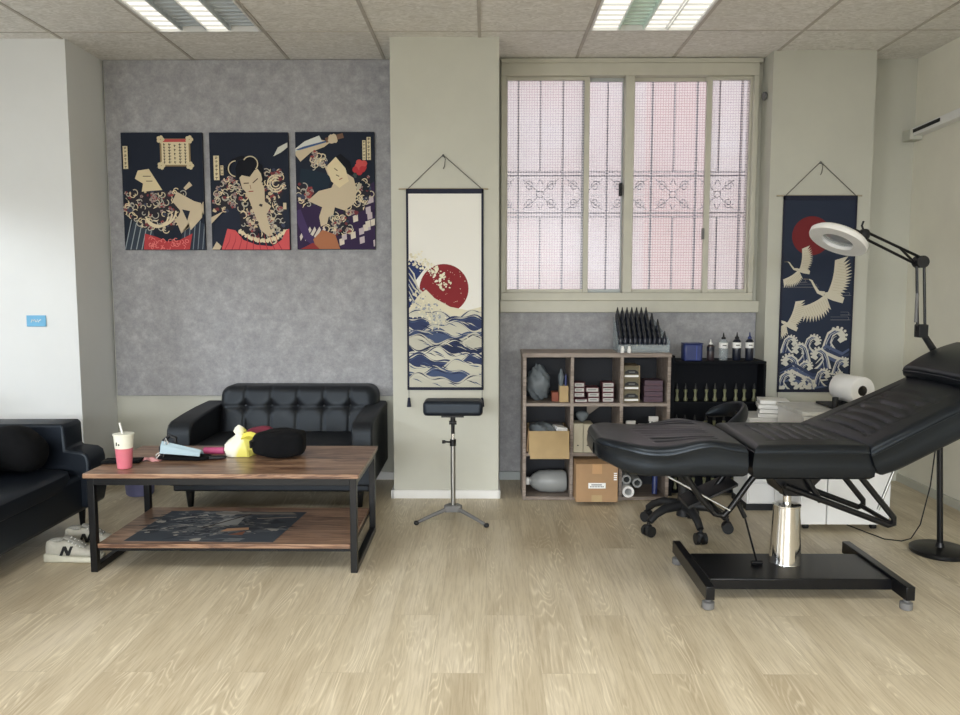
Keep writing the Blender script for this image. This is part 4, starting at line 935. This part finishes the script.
tag(B().box(.40, .465, 4.50, 4.60, z + .125, z + .15, rot=RZ(.2) @ RY(.15)).build('white_packet', 'paper', bevel=.004), 'small white packet on top of the open tan carton', 'packet')
tag(B().box(.26, .46, 4.60, 4.70, z + .005, z + .15).build('grey_case', 'grey_plastic', bevel=.008), 'dark grey case at the back of the open tan carton', 'case')
# middle middle: cream cartons + bag
for k, (xa, xb, hh) in enumerate(((.510, .565, .172), (.567, .625, .168))):
    t = thing('cream_carton', ('left' if k == 0 else 'right') + ' tall cream carton of the pair in the middle cubby', 'box', ((xa + xb) / 2, 4.6, z), 0, 'cream cartons in the middle cubby')
    B().box(xa, xb, 4.51, 4.64, z, z + hh).build('carton', 'cream_carton', t, bevel=.002)
    B().box(xa + .02, xa + .03, 4.5085, 4.5095, z + .04, z + .046).build('print_mark', 'black_matte', t)
tag(B().sell((.565, 4.57, z + .205), (.035, .03, .032), .9, .9, 22, 14, fn=lambda p: Vector((p.x * (1 + .3 * math.sin(p.z * 50)), p.y, p.z))).build('plastic_bag', 'bag'), 'small clear bag on top of the cream cartons', 'bag')
tag(B().prism([(.60, z + .275), (.70, z + .275), (.60, z + .2)], 4.62, 4.624, 'Y').build('folded_card', P('grey_card', (120, 112, 104), .8)), 'grey triangular card flap hanging under the shelf above the cream cartons', 'card')
# middle right: spray bottles
def spray(x, y, zz, label, h=.15, tint='white'):
    t = thing('spray_bottle', label, 'bottle', (x, y, zz))
    B().lathe([(.026, 0), (.03, .005), (.03, h * .55), (.024, h * .72), (.012, h * .82), (.012, h * .88)], (x, y, zz), 20).build('bottle_body', tint, t)
    B().box(x - .035, x + .022, y - .010, y + .010, zz + h * .9, zz + h * 1.06).box(x - .03, x - .018, y - .004, y + .004, zz + h * .7, zz + h * .9).cyl((x, y, zz + h * .86), (x, y, zz + h * .92), .011, n=12).build('trigger_head', 'white', t, bevel=.003)
spray(.865, 4.60, z, 'small clear spray bottle in the middle right cubby', .165, 'jug')
spray(.935, 4.58, z, 'small white spray bottle in the middle right cubby', .15)
spray(1.0, 4.60, z, 'wide headed white spray bottle at the right of the middle right cubby', .19)
# bottom left: jug
z = .023
t = thing('water_jug', 'translucent grey plastic jug lying on its side in the bottom left cubby', 'jug', (.36, 4.6, z))
B().lathe([(.001, 0), (.056, .002), (.066, .02), (.068, .10), (.063, .16), (.042, .20), (.024, .215), (.022, .225)], (.478, 4.60, z + .0695), 30, mat=RY(-PI / 2) @ RZ(.3)).build('jug_body', 'jug', t)
B().lathe([(.024, 0), (.026, .004), (.026, .024), (.02, .028)], (.253, 4.60, z + .0865), 20, mat=RY(-PI / 2)).bm.free()
B().sell((.245, 4.60, z + .0695), (.016, .024, .024), .6, .8, 16, 10).build('jug_cap', 'white', t)
# bottom middle: carton on floor sticking out
t = thing('shipping_carton', 'taped brown cardboard carton with a white label in the bottom middle cubby', 'box', (.63, 4.5, 0))
z = .023
B().box(.512, .752, 4.385, 4.70, z, z + .222).build('carton', 'cardboard', t, bevel=.002)
B().box(.605, .660, 4.3838, 4.3848, z + .165, z + .2215).build('tape', P('tan_tape', (188, 148, 104), .3), t)
B().box(.602, .662, 4.3838, 4.3848, z + .002, z + .04).build('tape', 'cardboard_light', t)
b = B().box(.583, .682, 4.3832, 4.3837, z + .08, z + .112); lb = b.build('label', 'paper', t)
b = B()
for k in range(9): b.box(.592 + .009 * k, .592 + .009 * k + .006, 4.3828, 4.3831, z + .087, z + .094)
b.box(.60, .66, 4.3828, 4.3831, z + .098, z + .104); b.build('label_text', 'grey_plastic', lb)
b = B()
for k in range(4): b.box(.728, .746, 4.3838, 4.3848, z + .128 + .012 * k, z + .135 + .012 * k)
b.build('side_print', 'paper', t)
# bottom right: paper tubes
for k, (x, zz, lab) in enumerate(((.828, .042, 'lowest white paper roll with a thick end in the bottom right cubby'), (.822, .108, 'upper grey paper roll in the bottom right cubby'), (.885, .088, 'right hand grey paper roll in the bottom right cubby'))):
    r = .034 if k == 0 else .028
    t = thing('paper_roll', lab, 'paper roll', (x, 4.6, .023), 0, 'paper rolls in the bottom right cubby')
    B().lathe([(r, 0), (r, .28), (r * .62, .28), (r * .62, 0), (r, 0)], (x, 4.50 - .03 * (k == 0), .023 + zz - .005), 24, mat=RX(-PI / 2)).build('roll', 'paper' if k == 0 else 'jug', t)
tag(B().cyl((1.0, 4.56, .0235), (1.01, 4.60, .2), .016, n=14).build('blue_tube', 'blue'), 'dark blue tube standing in the bottom right cubby', 'tube')

# ------------------------------------------------------------------ ink bottles on stepped rack
t = thing('bottle_stand', 'clear stepped acrylic stand for ink bottles on the shelf unit', 'stand', (.92, 4.66, ZT))
NT_ = 5; RISE = .034; DEP = .032; BX0 = .782
cnt = [10, 9, 9, 8, 7]
for k in range(NT_):
    y = 4.57 + DEP * k; z = ZT + .012 + RISE * k + .022
    xw = BX0 + .0285 * cnt[k]
    B().box(BX0 - .012, xw, y - .016, y + .016, z - .004, z - .0005).box(BX0 - .012, xw, y - .0175, y - .0162, z - RISE - .02, z + .012).build('tier', 'clear', t)
for x in (BX0 - .016,):
    B().prism([(4.55, ZT + .0005), (4.55, ZT + .05), (4.70, ZT + .2), (4.725, ZT + .2), (4.725, ZT + .0005)], x, x + .003, 'X').build('side_panel', 'clear', t)
pts = [(4.55, ZT + .0005), (4.55, ZT + .06), (4.60, ZT + .12), (4.70, ZT + .18), (4.725, ZT + .18), (4.725, ZT + .0005)]
b = B(); b.hexa([(1.065, 4.55, ZT + .0005), (1.068, 4.55, ZT + .0005), (1.0, 4.725, ZT + .0005), (.997, 4.725, ZT + .0005), (1.065, 4.55, ZT + .075), (1.068, 4.55, ZT + .075), (1.0, 4.725, ZT + .2), (.997, 4.725, ZT + .2)]); b.build('side_panel', 'clear', t)
ordn = ['first', 'second', 'third', 'fourth', 'fifth', 'sixth', 'seventh', 'eighth', 'ninth', 'tenth']
tier = ['front', 'second', 'third', 'fourth', 'top back']
proto = None
def ink_bottle(x, y, z, label, body='ink_black', h=1.0):
    t = thing('ink_bottle', label, 'bottle', (x, y, z), 0, 'ink bottles on the stepped stand', True)
    B().lathe([(.0118, 0), (.0133, .002), (.0133, .046 * h), (.010, .053 * h), (.007, .056 * h)], (0, 0, 0), 12).build('bottle_body', body, t)
    B().lathe([(.0085, .054 * h), (.009, .064 * h), (.0065, .070 * h), (.003, .090 * h), (.001, .090 * h)], (0, 0, 0), 10).build('cap', 'black_matte', t)
    return t
for k in range(NT_):
    y = 4.57 + DEP * k; z = ZT + .012 + RISE * k + .0225
    for i in range(cnt[k]):
        lab = f'dark ink bottle, {ordn[i]} from the left on the {tier[k]} tier of the clear stand'
        loc = (BX0 + .0285 * i + .004, y, z)
        if proto is None: proto = ink_bottle(*loc, lab)
        else: dup(proto, loc, None, lab)
for i, x in enumerate((.79, .83)):
    t = thing('white_bottle', ('left' if i == 0 else 'right') + ' tiny white capped jar in front of the clear stand', 'jar', (x, 4.53, ZT + .0005), 0, 'tiny jars before the stand')
    B().lathe([(.010, 0), (.0112, .002), (.0112, .022), (.007, .026)], (x, 4.53, ZT + .0005), 12).build('jar_body', 'paper', t); B().lathe([(.008, .0262), (.008, .036), (.006, .038)], (x, 4.53, ZT + .0005), 12).build('cap', 'white', t)

# ------------------------------------------------------------------ black display rack
RX0, RX1, RY0, RY1, RZT = 1.085, 1.655, 4.60, 4.82, .798
t = thing('black_rack', 'black display rack with rows of ink bottles beside the cube shelf', 'rack', ((RX0 + RX1) / 2, 4.7, 0))
B().box(RX0, RX0 + .03, RY0, RY1, 0, RZT + .05).build('side_panel', 'rack_black', t, bevel=.002); B().box(RX1 - .015, RX1, RY0, RY1, 0, RZT - .0005).build('side_panel', 'rack_black', t, bevel=.002)
B().box(RX0 + .0305, RX1, RY0, RY1, RZT, RZT + .016).build('top_board', 'rack_black', t, bevel=.002)
lev = (.03, .205, .38, .57)
for z in lev: B().box(RX0 + .0305, RX1 - .0155, RY0 + .01, RY1, z - .012, z).build('shelf_board', 'rack_black', t)
B().box(RX0 + .03, RX1 - .015, RY0 + .11, RY0 + .116, .01, RZT).build('back_panel', 'rack_black', t)
rown = ['bottom', 'second lowest', 'second highest', 'top']
def rack_bottle(x, y, z, lab):
    t = thing('pigment_bottle', lab, 'bottle', (x, y, z), 0, 'pigment bottles in the black rack', True)
    B().lathe([(.011, 0), (.0125, .003), (.0125, .012), (.0075, .026), (.007, .046), (.010, .058), (.011, .068), (.006, .072)], (0, 0, 0), 14).build('bottle_body', 'olive', t)
    B().lathe([(.009, .0722), (.008, .084), (.005, .094), (.003, .105)], (0, 0, 0), 12).build('cap', 'black_matte', t)
    return t
pb = None; xx = [RX0 + .05 + .0585 * i + (.008 if i % 3 == 0 else 0) for i in range(9)]
for k, z in enumerate(lev):
    for i, x in enumerate(xx):
        lab = f'pigment bottle, {ordn[i]} from the left in the {rown[k]} row of the black rack'
        if pb is None: pb = rack_bottle(x, RY0 + .05, z + .0005, lab)
        else: dup(pb, (x, RY0 + .05, z + .0005), None, lab)
# on top of the rack
zt = RZT + .0165
t = thing('blue_cup', 'dark blue square container on the black rack', 'container', (1.225, 4.66, zt))
b = B().prism([(1.178, 4.61), (1.272, 4.61), (1.280, 4.618), (1.280, 4.69), (1.170, 4.69), (1.170, 4.618)], zt, zt + .098, 'Z'); b.build('container_body', 'blue', t, bevel=.006)
B().box(1.168, 1.282, 4.606, 4.694, zt + .0982, zt + .105).build('lid', 'blue', t, bevel=.003); B().box(1.24, 1.246, 4.6085, 4.6096, zt + .005, zt + .09).build('ridge', P('mid_blue', (50, 70, 150), .4), t)
def tall(x, h, r, lab, body, cap, label_m):
    t = thing('ink_bottle', lab, 'bottle', (x, 4.67, zt), 0, 'bottles on top of the black rack')
    c = (x, 4.67, zt); s_ = h
    B().lathe([(r * .92, 0), (r, .004), (r, s_ * .66), (r * .75, s_ * .73), (r * .4, s_ * .76)], c, 20).build('bottle_body', body, t)
    B().lathe([(r * 1.015, s_ * .44), (r * 1.02, s_ * .45), (r * 1.02, s_ * .63), (r * 1.015, s_ * .64)], c, 20).build('paper_label', label_m, t)
    B().lathe([(r * .5, s_ * .762), (r * .5, s_ * .82), (r * .22, s_ * .86), (r * .1, s_)], c, 14).build('cap', cap, t)
    B().box(x - r * .5, x + r * .4, 4.67 - r * 1.05, 4.67 - r * 1.022, zt + s_ * .53, zt + s_ * .56).build('label_text', 'black_matte', t)
tall(1.342, .125, .022, 'short dark bottle with a white nozzle cap on the black rack', P('dark_brown_ink', (56, 46, 50), .3), 'white', 'ink_black')
tall(1.418, .165, .026, 'clear empty bottle with a black cap on the black rack', 'clear', 'black_matte', 'paper')
tall(1.498, .168, .025, 'black ink bottle with white label and black cap on the rack', 'ink_black', 'black_matte', 'paper')
tall(1.574, .168, .024, 'black ink bottle with white label and blue cap at rack end', 'ink_black', 'blue', 'paper')

# ------------------------------------------------------------------ white cart behind the bed
t = thing('drawer_cart', 'white drawer cart on castors behind the tattoo bed', 'cart', (1.84, 4.1, 0))
CX0, CX1, CY0, CY1 = 1.61, 2.07, 3.93, 4.28
B().box(CX0, CX1, CY0 + .018, CY1, .033, .60).build('cabinet', 'white', t, bevel=.004)
B().box(CX0 - .012, CX1 + .01, CY0 - .01, CY1, .601, .622).build('top_board', P('marbled_top', (205, 205, 200), .3, 0, .15, 12), t, bevel=.003)
B().box(CX0 + .002, 1.744, CY0, CY0 + .0175, .036, .595).build('door', 'white', t, bevel=.002); d = B().box(1.75, CX1 - .002, CY0, CY0 + .0175, .036, .595).build('door', 'white', t, bevel=.002)
B().box(1.765, 1.775, CY0 - .018, CY0, .40, .50).build('handle', 'steel', d, bevel=.003)
for x in (CX0 + .05, CX1 - .06):
    for y in (CY0 + .05, CY1 - .05): B().cyl((x - .012, y, .018), (x + .012, y, .018), .0175, n=18).box(x - .008, x + .008, y - .008, y + .008, .02, .0325).build('castor', 'black_matte', t)
zc = .6225
# white drawer tower left of the cart, flat boxes on it
t = thing('drawer_tower', 'narrow white drawer tower with a dark plinth left of the cart', 'drawers', (1.55, 4.43, 0))
B().box(1.465, 1.64, 4.31, 4.56, .035, .525).build('tower_body', 'white', t, bevel=.005); B().box(1.46, 1.645, 4.305, 4.565, .0, .0345).build('plinth', 'black_matte', t)
for k in range(4): dr = B().box(1.472, 1.633, 4.300, 4.3095, .045 + .12 * k, .155 + .12 * k).build('drawer', 'white', t, bevel=.002)
for k, (o, w_, lab) in enumerate(((0, 0, 'lowest'), (.006, .006, 'second'), (-.004, -.004, 'third'), (.003, .0, 'topmost'))):
    t = thing('white_case', f'{lab} white flat box, counted upwards, on the drawer tower', 'box', (1.61, 4.37, .5257 + .025 * k), 0, 'white flat boxes on the drawer tower')
    z = .5257 + .025 * k
    B().box(1.535 + o, 1.69 + o + w_, 4.30, 4.45, z, z + .0225, rot=RZ(-.3 + .03 * k)).build('case_body', 'white', t, bevel=.002)
# paper towel roll on its black holder
t = thing('roll_holder', 'black plastic roll holder on the cart under the paper roll', 'holder', (1.87, 4.1, zc))
b = B().box(1.79, 1.96, 3.99, 4.22, zc, zc + .0125).cyl((1.812, 4.03, zc + .012), (1.812, 4.03, zc + .06), .016, n=14).box(1.89, 1.96, 4.02, 4.18, zc + .0125, zc + .023); b.build('holder_body', 'black_matte', t, bevel=.003)
t = thing('paper_towel_roll', 'large white paper roll lying on the cart behind the backrest', 'paper roll', (1.91, 4.1, zc + .013))
ax = RZ(R(12)) @ RX(PI / 2)
B().lathe([(.027, -.088), (.07, -.088), (.072, -.085), (.072, .085), (.07, .088), (.027, .088), (.027, -.088)], (1.925, 4.10, zc + .095), 40, mat=ax).build('paper', 'paper', t)
B().lathe([(.0268, -.087), (.0268, .087), (.024, .087), (.024, -.087), (.0268, -.087)], (1.925, 4.10, zc + .095), 24, mat=ax).build('core', P('dark_core', (70, 66, 60), .9), t)

# ------------------------------------------------------------------ rolling stool behind the bed
sx, sy = 1.015, 3.94
t = thing('rolling_stool', 'black swivel stool on a five castor base behind the tattoo bed', 'stool', (sx, sy, 0))
for k in range(5):
    a_ = R(206 + 72 * k); dx, dy = math.cos(a_), math.sin(a_)
    leg = B().path([(sx + dx * .03, sy + dy * .03, .135), (sx + dx * .12, sy + dy * .12, .13), (sx + dx * .18, sy + dy * .18, .105), (sx + dx * .215, sy + dy * .215, .075)], [.026, .023, .02, .018], 10).build('base_arm', 'black_matte', t)
    ex, ey = sx + dx * .22, sy + dy * .22; px_, py_ = -dy, dx
    b = B()
    for o in (-.018, .018): b.cyl((ex + px_ * (o - .009), ey + py_ * (o - .009), .0285), (ex + px_ * (o + .009), ey + py_ * (o + .009), .0285), .028, n=18)
    b.cyl((ex, ey, .03), (ex, ey, .075), .009, n=10); b.sell((ex, ey, .045), (.02, .02, .018), .8, .8, 12, 8); b.build('castor', 'black_matte', leg)
B().cyl((sx, sy, .08), (sx, sy, .19), .036, .03, 18).cyl((sx, sy, .19), (sx, sy, .30), .028, n=18).cyl((sx, sy, .30), (sx, sy, .43), .014, n=14).build('column', 'black_matte', t)
B().cyl((sx + .05, sy - .02, .435), (sx + .2, sy - .05, .43), .005, n=8).box(sx - .08, sx + .08, sy - .08, sy + .08, .43, .45).build('seat_plate', 'black', t)
B().sell((sx, sy, .485), (.2, .19, .035), .6, .8, 40, 12).build('seat', 'leather', t)
B().path([(sx + .12, sy, .45), (sx + .24, sy + .02, .47), (sx + .28, sy + .03, .56), (sx + .27, sy + .03, .62)], .010, 8).build('back_bracket', 'black', t)
def arc(u, v):
    an = -1.25 + 2.5 * u; r = .19
    X = sx + .10 + r * math.cos(an) ; Yv = sy + .02 + r * 1.05 * math.sin(an)
    return X, Yv
b = B(); rg = []
for i in range(25):
    u = i / 24; X, Yv = arc(u, 0); tt = .042 * (math.sin(PI * min(1, max(0, u))) ** .35 + .05); n_ = Vector((math.cos(-1.25 + 2.5 * u), math.sin(-1.25 + 2.5 * u), 0))
    zc_ = .575 + .10 * math.sin(PI * u) * .5
    rg.append([Vector((X, Yv, zc_)) + n_ * (.022 * math.cos(q)) + Vector((0, 0, tt * math.sin(q))) for q in [2 * PI * j / 14 for j in range(14)]])
b.loft(rg); b.build('backrest', 'leather', t, ang=60)

# ------------------------------------------------------------------ tattoo bed
bx, by = 1.246, 3.24
bed = thing('tattoo_bed', 'black padded tattoo bed on a chrome hydraulic column', 'bed', (bx, by, 0))
def ease(n):  # parameter list clustered towards both ends
    return [.5 - .5 * math.cos(PI * i / n) for i in range(n + 1)]
def pad(name, L, hw, ztop, zbot, T, groove=None, r=.03, nu=110, nv=64, mat='leather', parent=None, piping=True):
    """upholstered pad: u in 0..L, v in -1..1; hw(u) half width, ztop(u,v), zbot(u)"""
    b = B(); U = ease(nu); V = ease(nv); g_ = []
    for a_ in U:
        row = []
        for c_ in V:
            u = a_ * L; h = hw(u); v = (2 * c_ - 1) * h
            e = min(u, L - u, h - abs(v)); d = 0 if e > r else r - math.sqrt(max(0, r * r - (r - e) ** 2))
            z = ztop(u, v) - d * .9 - (groove(u, v) if groove and e > .012 else 0)
            row.append(b.bm.verts.new(T(u, v, z)))
        g_.append(row)
    for i in range(nu):
        for j in range(nv): b.bm.faces.new((g_[i][j], g_[i + 1][j], g_[i + 1][j + 1], g_[i][j + 1]))
    idx = [(i, 0) for i in range(nu + 1)] + [(nu, j) for j in range(1, nv + 1)] + [(i, nv) for i in range(nu - 1, -1, -1)] + [(0, j) for j in range(nv - 1, 0, -1)]
    prev = [g_[i][j] for i, j in idx]; rim = []
    for lev_, ins in ((.12, -.004), (.5, -.007), (.88, -.003), (1.0, .012)):
        ring = []
        for i, j in idx:
            u = U[i] * L; h = hw(u); v = (2 * V[j] - 1) * h
            zt_ = ztop(u, v) - r * .9; zb = zbot(u); z = zt_ + (zb - zt_) * lev_
            uu = min(max(u, ins), L - ins); vv = max(-h + ins, min(h - ins, v)) if ins > 0 else (v if abs(v) < h - 1e-6 else v - math.copysign(ins, v))
            if ins < 0: uu = u + (ins if u < 1e-6 else (-ins if u > L - 1e-6 else 0))
            ring.append(b.bm.verts.new(T(uu, vv, z)))
        for k in range(len(ring)):
            q = (k + 1) % len(ring); b.bm.faces.new((prev[k], prev[q], ring[q], ring[k]))
        prev = ring
    b.bm.faces.new(prev)
    o = b.build(name, mat, parent, ang=65)
    if piping:
        pts = []
        for i, j in idx[::2]:
            u = U[i] * L; h = hw(u); v = (2 * V[j] - 1) * h; zt_ = ztop(u, v) - r * .9
            pts.append(T(u, v, zt_))
        B().path(pts, .0036, 6, closed=True).build('piping', 'leather', o)
    return o
gv = lambda d, w=.005, dep=.008: dep * math.exp(-(d / w) ** 2)
# leg rest: u runs from the foot end
def hw_leg(u):
    k = min(1, u / .23); h = .272 * (.34 + .66 * math.sqrt(max(0, 1 - (1 - k) ** 2)))
    return h
bump_ = lambda u: .022 * math.exp(-((u - .44) / .10) ** 2) + .006 * math.exp(-((u - .06) / .08) ** 2)
pad('leg_rest', .60, hw_leg, lambda u, v: .644 + bump_(u) * (abs(v) / .27) ** 2 + .012 * (1 - (v / .27) ** 2) - .012 * math.exp(-((u - .25) / .12) ** 2) * (abs(v) / .27) ** 2, lambda u: .522 + .045 * math.exp(-(u / .10) ** 2), lambda u, v, z: Vector((.44 + u * .945, by + v, z)),
    lambda u, v: sum(gv(math.hypot(max(0, u - .33 - .0 * q) - 0, 0) if False else (abs(abs(v) - (.03 + .04 * q)) if u > .18 + .06 * (abs(v) / .2) and u < .5 else .1)) for q in range(5)), parent=bed)
pad('seat', .46, lambda u: .272, lambda u, v: .644 + .014 * (1 - (v / .272) ** 2) * math.sin(PI * min(1, max(0, u / .47))), lambda u: .512, lambda u, v, z: Vector((1.035 + u, by + v, z)),
    lambda u, v: sum(gv(u - .10 - .05 * q - .25 * v * v) if abs(v) < .17 else 0 for q in range(6)) + (gv(abs(v) - .18, .004, .004) if .07 < u < .42 else 0), parent=bed)
ia = R(25.5)
def TB(u, v, z):  # reclined back section hinged at the seat
    return Vector((1.482 - .012 - .11 * v * max(0, 1 - u / .35) + u * math.cos(ia) - z * math.sin(ia), by + v, .565 + u * math.sin(ia) + z * math.cos(ia)))
pad('backrest', .84, lambda u: .284, lambda u, v: .078 + .014 * (1 - (v / .284) ** 2), lambda u: -.052 + .01 * math.exp(-(u / .05) ** 2), TB,
    lambda u, v: sum(gv(u - .07 - .05 * q - .35 * (.17 ** 2 - v * v)) if abs(v) < .17 else 0 for q in range(7)) + (gv(abs(v) - .18, .004, .004) if .05 < u < .42 else 0) + 0, parent=bed)
pad('headrest', .27, lambda u: .262, lambda u, v: .130 + .014 * math.sin(PI * min(1, max(0, u / .27))) + .008 * (1 - (v / .26) ** 2), lambda u: .078, lambda u, v, z: TB(u + .498, v, z), None, .02, 50, 40, parent=bed)
# base
BX = bx + .025
b = B().box(.895, 1.63, 3.04, 3.34, .045, .09); b.build('base_plate', 'black', bed, bevel=.004)
for x in (.85, 1.622):
    rl = B().box(x, x + .035, 2.93, 3.48, .045, .10).build('base_rail', 'black', bed, bevel=.003)
    for y in (2.96, 3.45): B().lathe([(.02, 0), (.024, .004), (.024, .028), (.012, .032), (.012, .046)], (x + .018, y, .0005), 18).build('rubber_foot', 'grey_plastic', rl)
B().lathe([(.066, .09), (.065, .094), (.054, .332), (.057, .334), (.057, .340), (.02, .342)], (BX, by, 0), 36).build('column', 'chrome', bed)
B().cyl((BX, by, .338), (BX, by, .43), .017, n=20).build('piston', 'chrome', bed)
B().prism([(BX - .05, .40), (BX + .05, .40), (BX + .06, .43), (BX + .13, .505), (BX - .13, .505), (BX - .06, .43)], by - .1, by + .1, 'Y').cyl((BX, by, .385), (BX, by, .40), .034, n=20).build('mount_block', 'black', bed, bevel=.004)
B().cyl((BX + .05, by - .06, .108), (BX + .06, by - .08, .108), .012, n=10).bm.free()
for s_ in (-1, 1):
    y = by + s_ * .13
    B().path([(1.09, y, .50), (1.06, y, .46), (1.0, y, .37), (.965, y, .325), (.93, y, .335), (.87, y, .40), (.80, y, .505)], .0125, 10).build('leg_linkage', 'black', bed)
    B().path([(1.21, y, .45), (1.41, y, .375), (1.635, y, .290), (1.655, y, .296), (1.655, y, .32), (1.50, y, .505)], .0125, 10).build('back_linkage', 'black', bed)
    B().path([(1.285, y + .01, .505), (1.36, y + .01, .385)], .012, 10).build('brace', 'black', bed)
B().cyl((.965, by - .13, .325), (.965, by + .13, .325), .010, n=12).build('cross_tube', 'black', bed)
B().cyl((1.645, by - .13, .297), (1.645, by + .13, .297), .010, n=12).build('cross_tube', 'black', bed)
B().cyl((.70, by - .10, .505), (.985, by - .15, .355), .0045, n=10).build('support_rod', 'steel', bed)
B().cyl((1.63, by - .05, .33), (1.72, by - .05, .585), .006, n=10).build('support_rod', 'steel', bed)
B().cyl((1.045, by - .06, .36), (1.075, by - .06, .30), .010, n=12).cyl((1.075, by - .06, .30), (1.14, by - .04, .094), .0045, n=10).cyl((1.115, by - .04, .0995), (1.16, by - .04, .0995), .009, n=10).build('foot_lever', 'black', bed)
B().hexa([(.86, by + .02, .31), (1.07, by + .02, .41), (1.07, by + .2, .41), (.86, by + .2, .31), (.86, by + .02, .322), (1.07, by + .02, .422), (1.07, by + .2, .422), (.86, by + .2, .322)]).build('support_plate', 'black_matte', bed, bevel=.002)

# ------------------------------------------------------------------ magnifier lamp
lx, ly = 2.145, 3.61
t = thing('magnifier_lamp', 'black floor standing magnifier lamp with white ring head', 'lamp', (lx, ly, 0))
B().lathe([(.125, 0), (.13, .006), (.13, .02), (.122, .026), (.02, .03), (.016, .05)], (lx, ly, .0005), 44).build('base', 'black', t)
B().cyl((lx, ly, .03), (lx - .05, ly, .93), .0135, n=16).build('pole', 'black', t)
k1 = (2.004, ly, 1.052); k2 = (1.984, ly, 1.368); k3 = (1.722, ly, 1.492)
B().cyl((lx - .05, ly, .92), k1, .016, .014, 14).box(k1[0] - .022, k1[0] + .022, ly - .022, ly + .022, k1[2] - .03, k1[2] + .03).build('pivot', 'black_matte', t, bevel=.004)
b = B()
for o in (-.017, .017): b.path([(k1[0] + o, ly, k1[2]), (k2[0] + o, ly, k2[2])], .0065, 8)
la = b.build('lower_arm', 'black', t)
B().path([(k1[0] - .034 + .0 * i, ly - .012, k1[2] + .04 + .012 * i) for i in range(12)], .007, 8).build('spring', 'grey_plastic', la)
B().cyl((k2[0], ly - .026, k2[2]), (k2[0], ly + .026, k2[2]), .028, n=20).build('elbow', 'black_matte', t)
b = B(); d = (Vector(k3) - Vector(k2)).normalized(); nrm = Vector((-d.z, 0, d.x))
for o in (-.018, .018): b.path([Vector(k2) + nrm * o, Vector(k3) + nrm * o * .8], .0065, 8)
b.path([Vector(k2) + nrm * -.018 + d * .12, Vector(k2) + nrm * .012 + d * .03], .006, 8); b.build('upper_arm', 'black', t)
B().sell(k3, (.024, .022, .026), .8, .8, 14, 10).path([(k3[0], ly, k3[2] + .01), (k3[0] - .012, ly, k3[2] + .04), (k3[0] - .005, ly, k3[2] + .06)], .005, 8).build('wrist', 'black_matte', t)
hc = Vector((1.604, ly - .01, 1.474)); hr = RX(-.20) @ RY(.47)
def hring(r0, r1, zz0, zz1): return [(r0, zz0), (r1 * .98, zz0), (r1, zz0 + .006), (r1, zz1 - .012), (r1 * .9, zz1), (r0, zz1), (r0, zz0)]
B().lathe(hring(.072, .13, -.020, .014), hc, 48, mat=hr).build('ring_head', 'white', t)
B().lathe([(.001, -.006), (.04, -.009), (.0725, -.003), (.0725, .003), (.04, .009), (.001, .006)], hc, 40, mat=hr).build('lens', 'lens', t)
p = hc + hr @ Vector((.055, .03, .016)); q = hc + hr @ Vector((.075, .04, .062))
B().cyl(p, q, .038, .026, 20).path([q - Vector((0, 0, .015)), (1.68, ly, 1.512), k3], .010, 8).build('head_mount', 'black_matte', t)
p = hc + hr @ Vector((-.01, .03, .016)); B().sell(p + Vector((.03, 0, .012)), (.035, .025, .018), .8, .8, 16, 10, T=hr).build('switch_housing', 'white', t)
B().path([(2.10, ly + .01, .85), (2.125, ly + .03, .6), (2.13, ly + .08, .3), (2.115, ly + .12, .10), (2.09, ly + .15, .02), (2.05, ly + .16, .004), (1.98, ly + .19, .004), (1.90, ly + .42, .004)], .003, 6).build('power_cord', 'black_matte', t)

# ------------------------------------------------------------------ light
W = bpy.data.worlds.new('sky'); S.world = W; W.use_nodes = True
W.node_tree.nodes['Background'].inputs[0].default_value = (.86, .93, 1.0, 1); W.node_tree.nodes['Background'].inputs[1].default_value = .6
def area(name, loc, rot, sx_, sy_, power, c):
    l = bpy.data.lights.new(name, 'AREA'); l.shape = 'RECTANGLE'; l.size = sx_; l.size_y = sy_; l.energy = power; l.color = c
    o = bpy.data.objects.new(name, l); COL.objects.link(o); o.location = loc; o.rotation_euler = rot; return o
area('daylight_shopfront', (-.8, -9, 2.8), (R(90), 0, 0), 9.0, 1.9, 1350, (.95, .98, 1))
sd = Vector((1, .75, -.12)).to_track_quat('-Z', 'Y').to_euler()
area('daylight_side', (-6.3, 1.5, 2.72), sd, 1.6, .22, 130, (.9, .96, 1))
area('right_wall_fill', (LX - .1, -2.0, 1.1), (0, R(-90), 0), 1.9, 3.0, 115, (.98, .99, 1))  # unseen fill lamp added to brighten the right wall
for x in (-1.52, .85):
    for y in (1.5, -1.2):
        a_ = area('rear_ceiling_light', (x, y, CZ - .01), (0, 0, 0), .55, 1.15, 12, (1, .995, .97)); a_.data.spread = R(95)
sun = bpy.data.lights.new('sun', 'SUN'); sun.energy = 7.5; sun.angle = R(12); sun.color = (1, .97, .93)
so = bpy.data.objects.new('sun', sun); COL.objects.link(so); so.rotation_euler = (R(24), 0, R(0))
S.view_settings.view_transform = 'Standard'; S.view_settings.look = 'None'; S.view_settings.gamma = 1; S.view_settings.exposure = 0; S.view_settings.use_curve_mapping = False
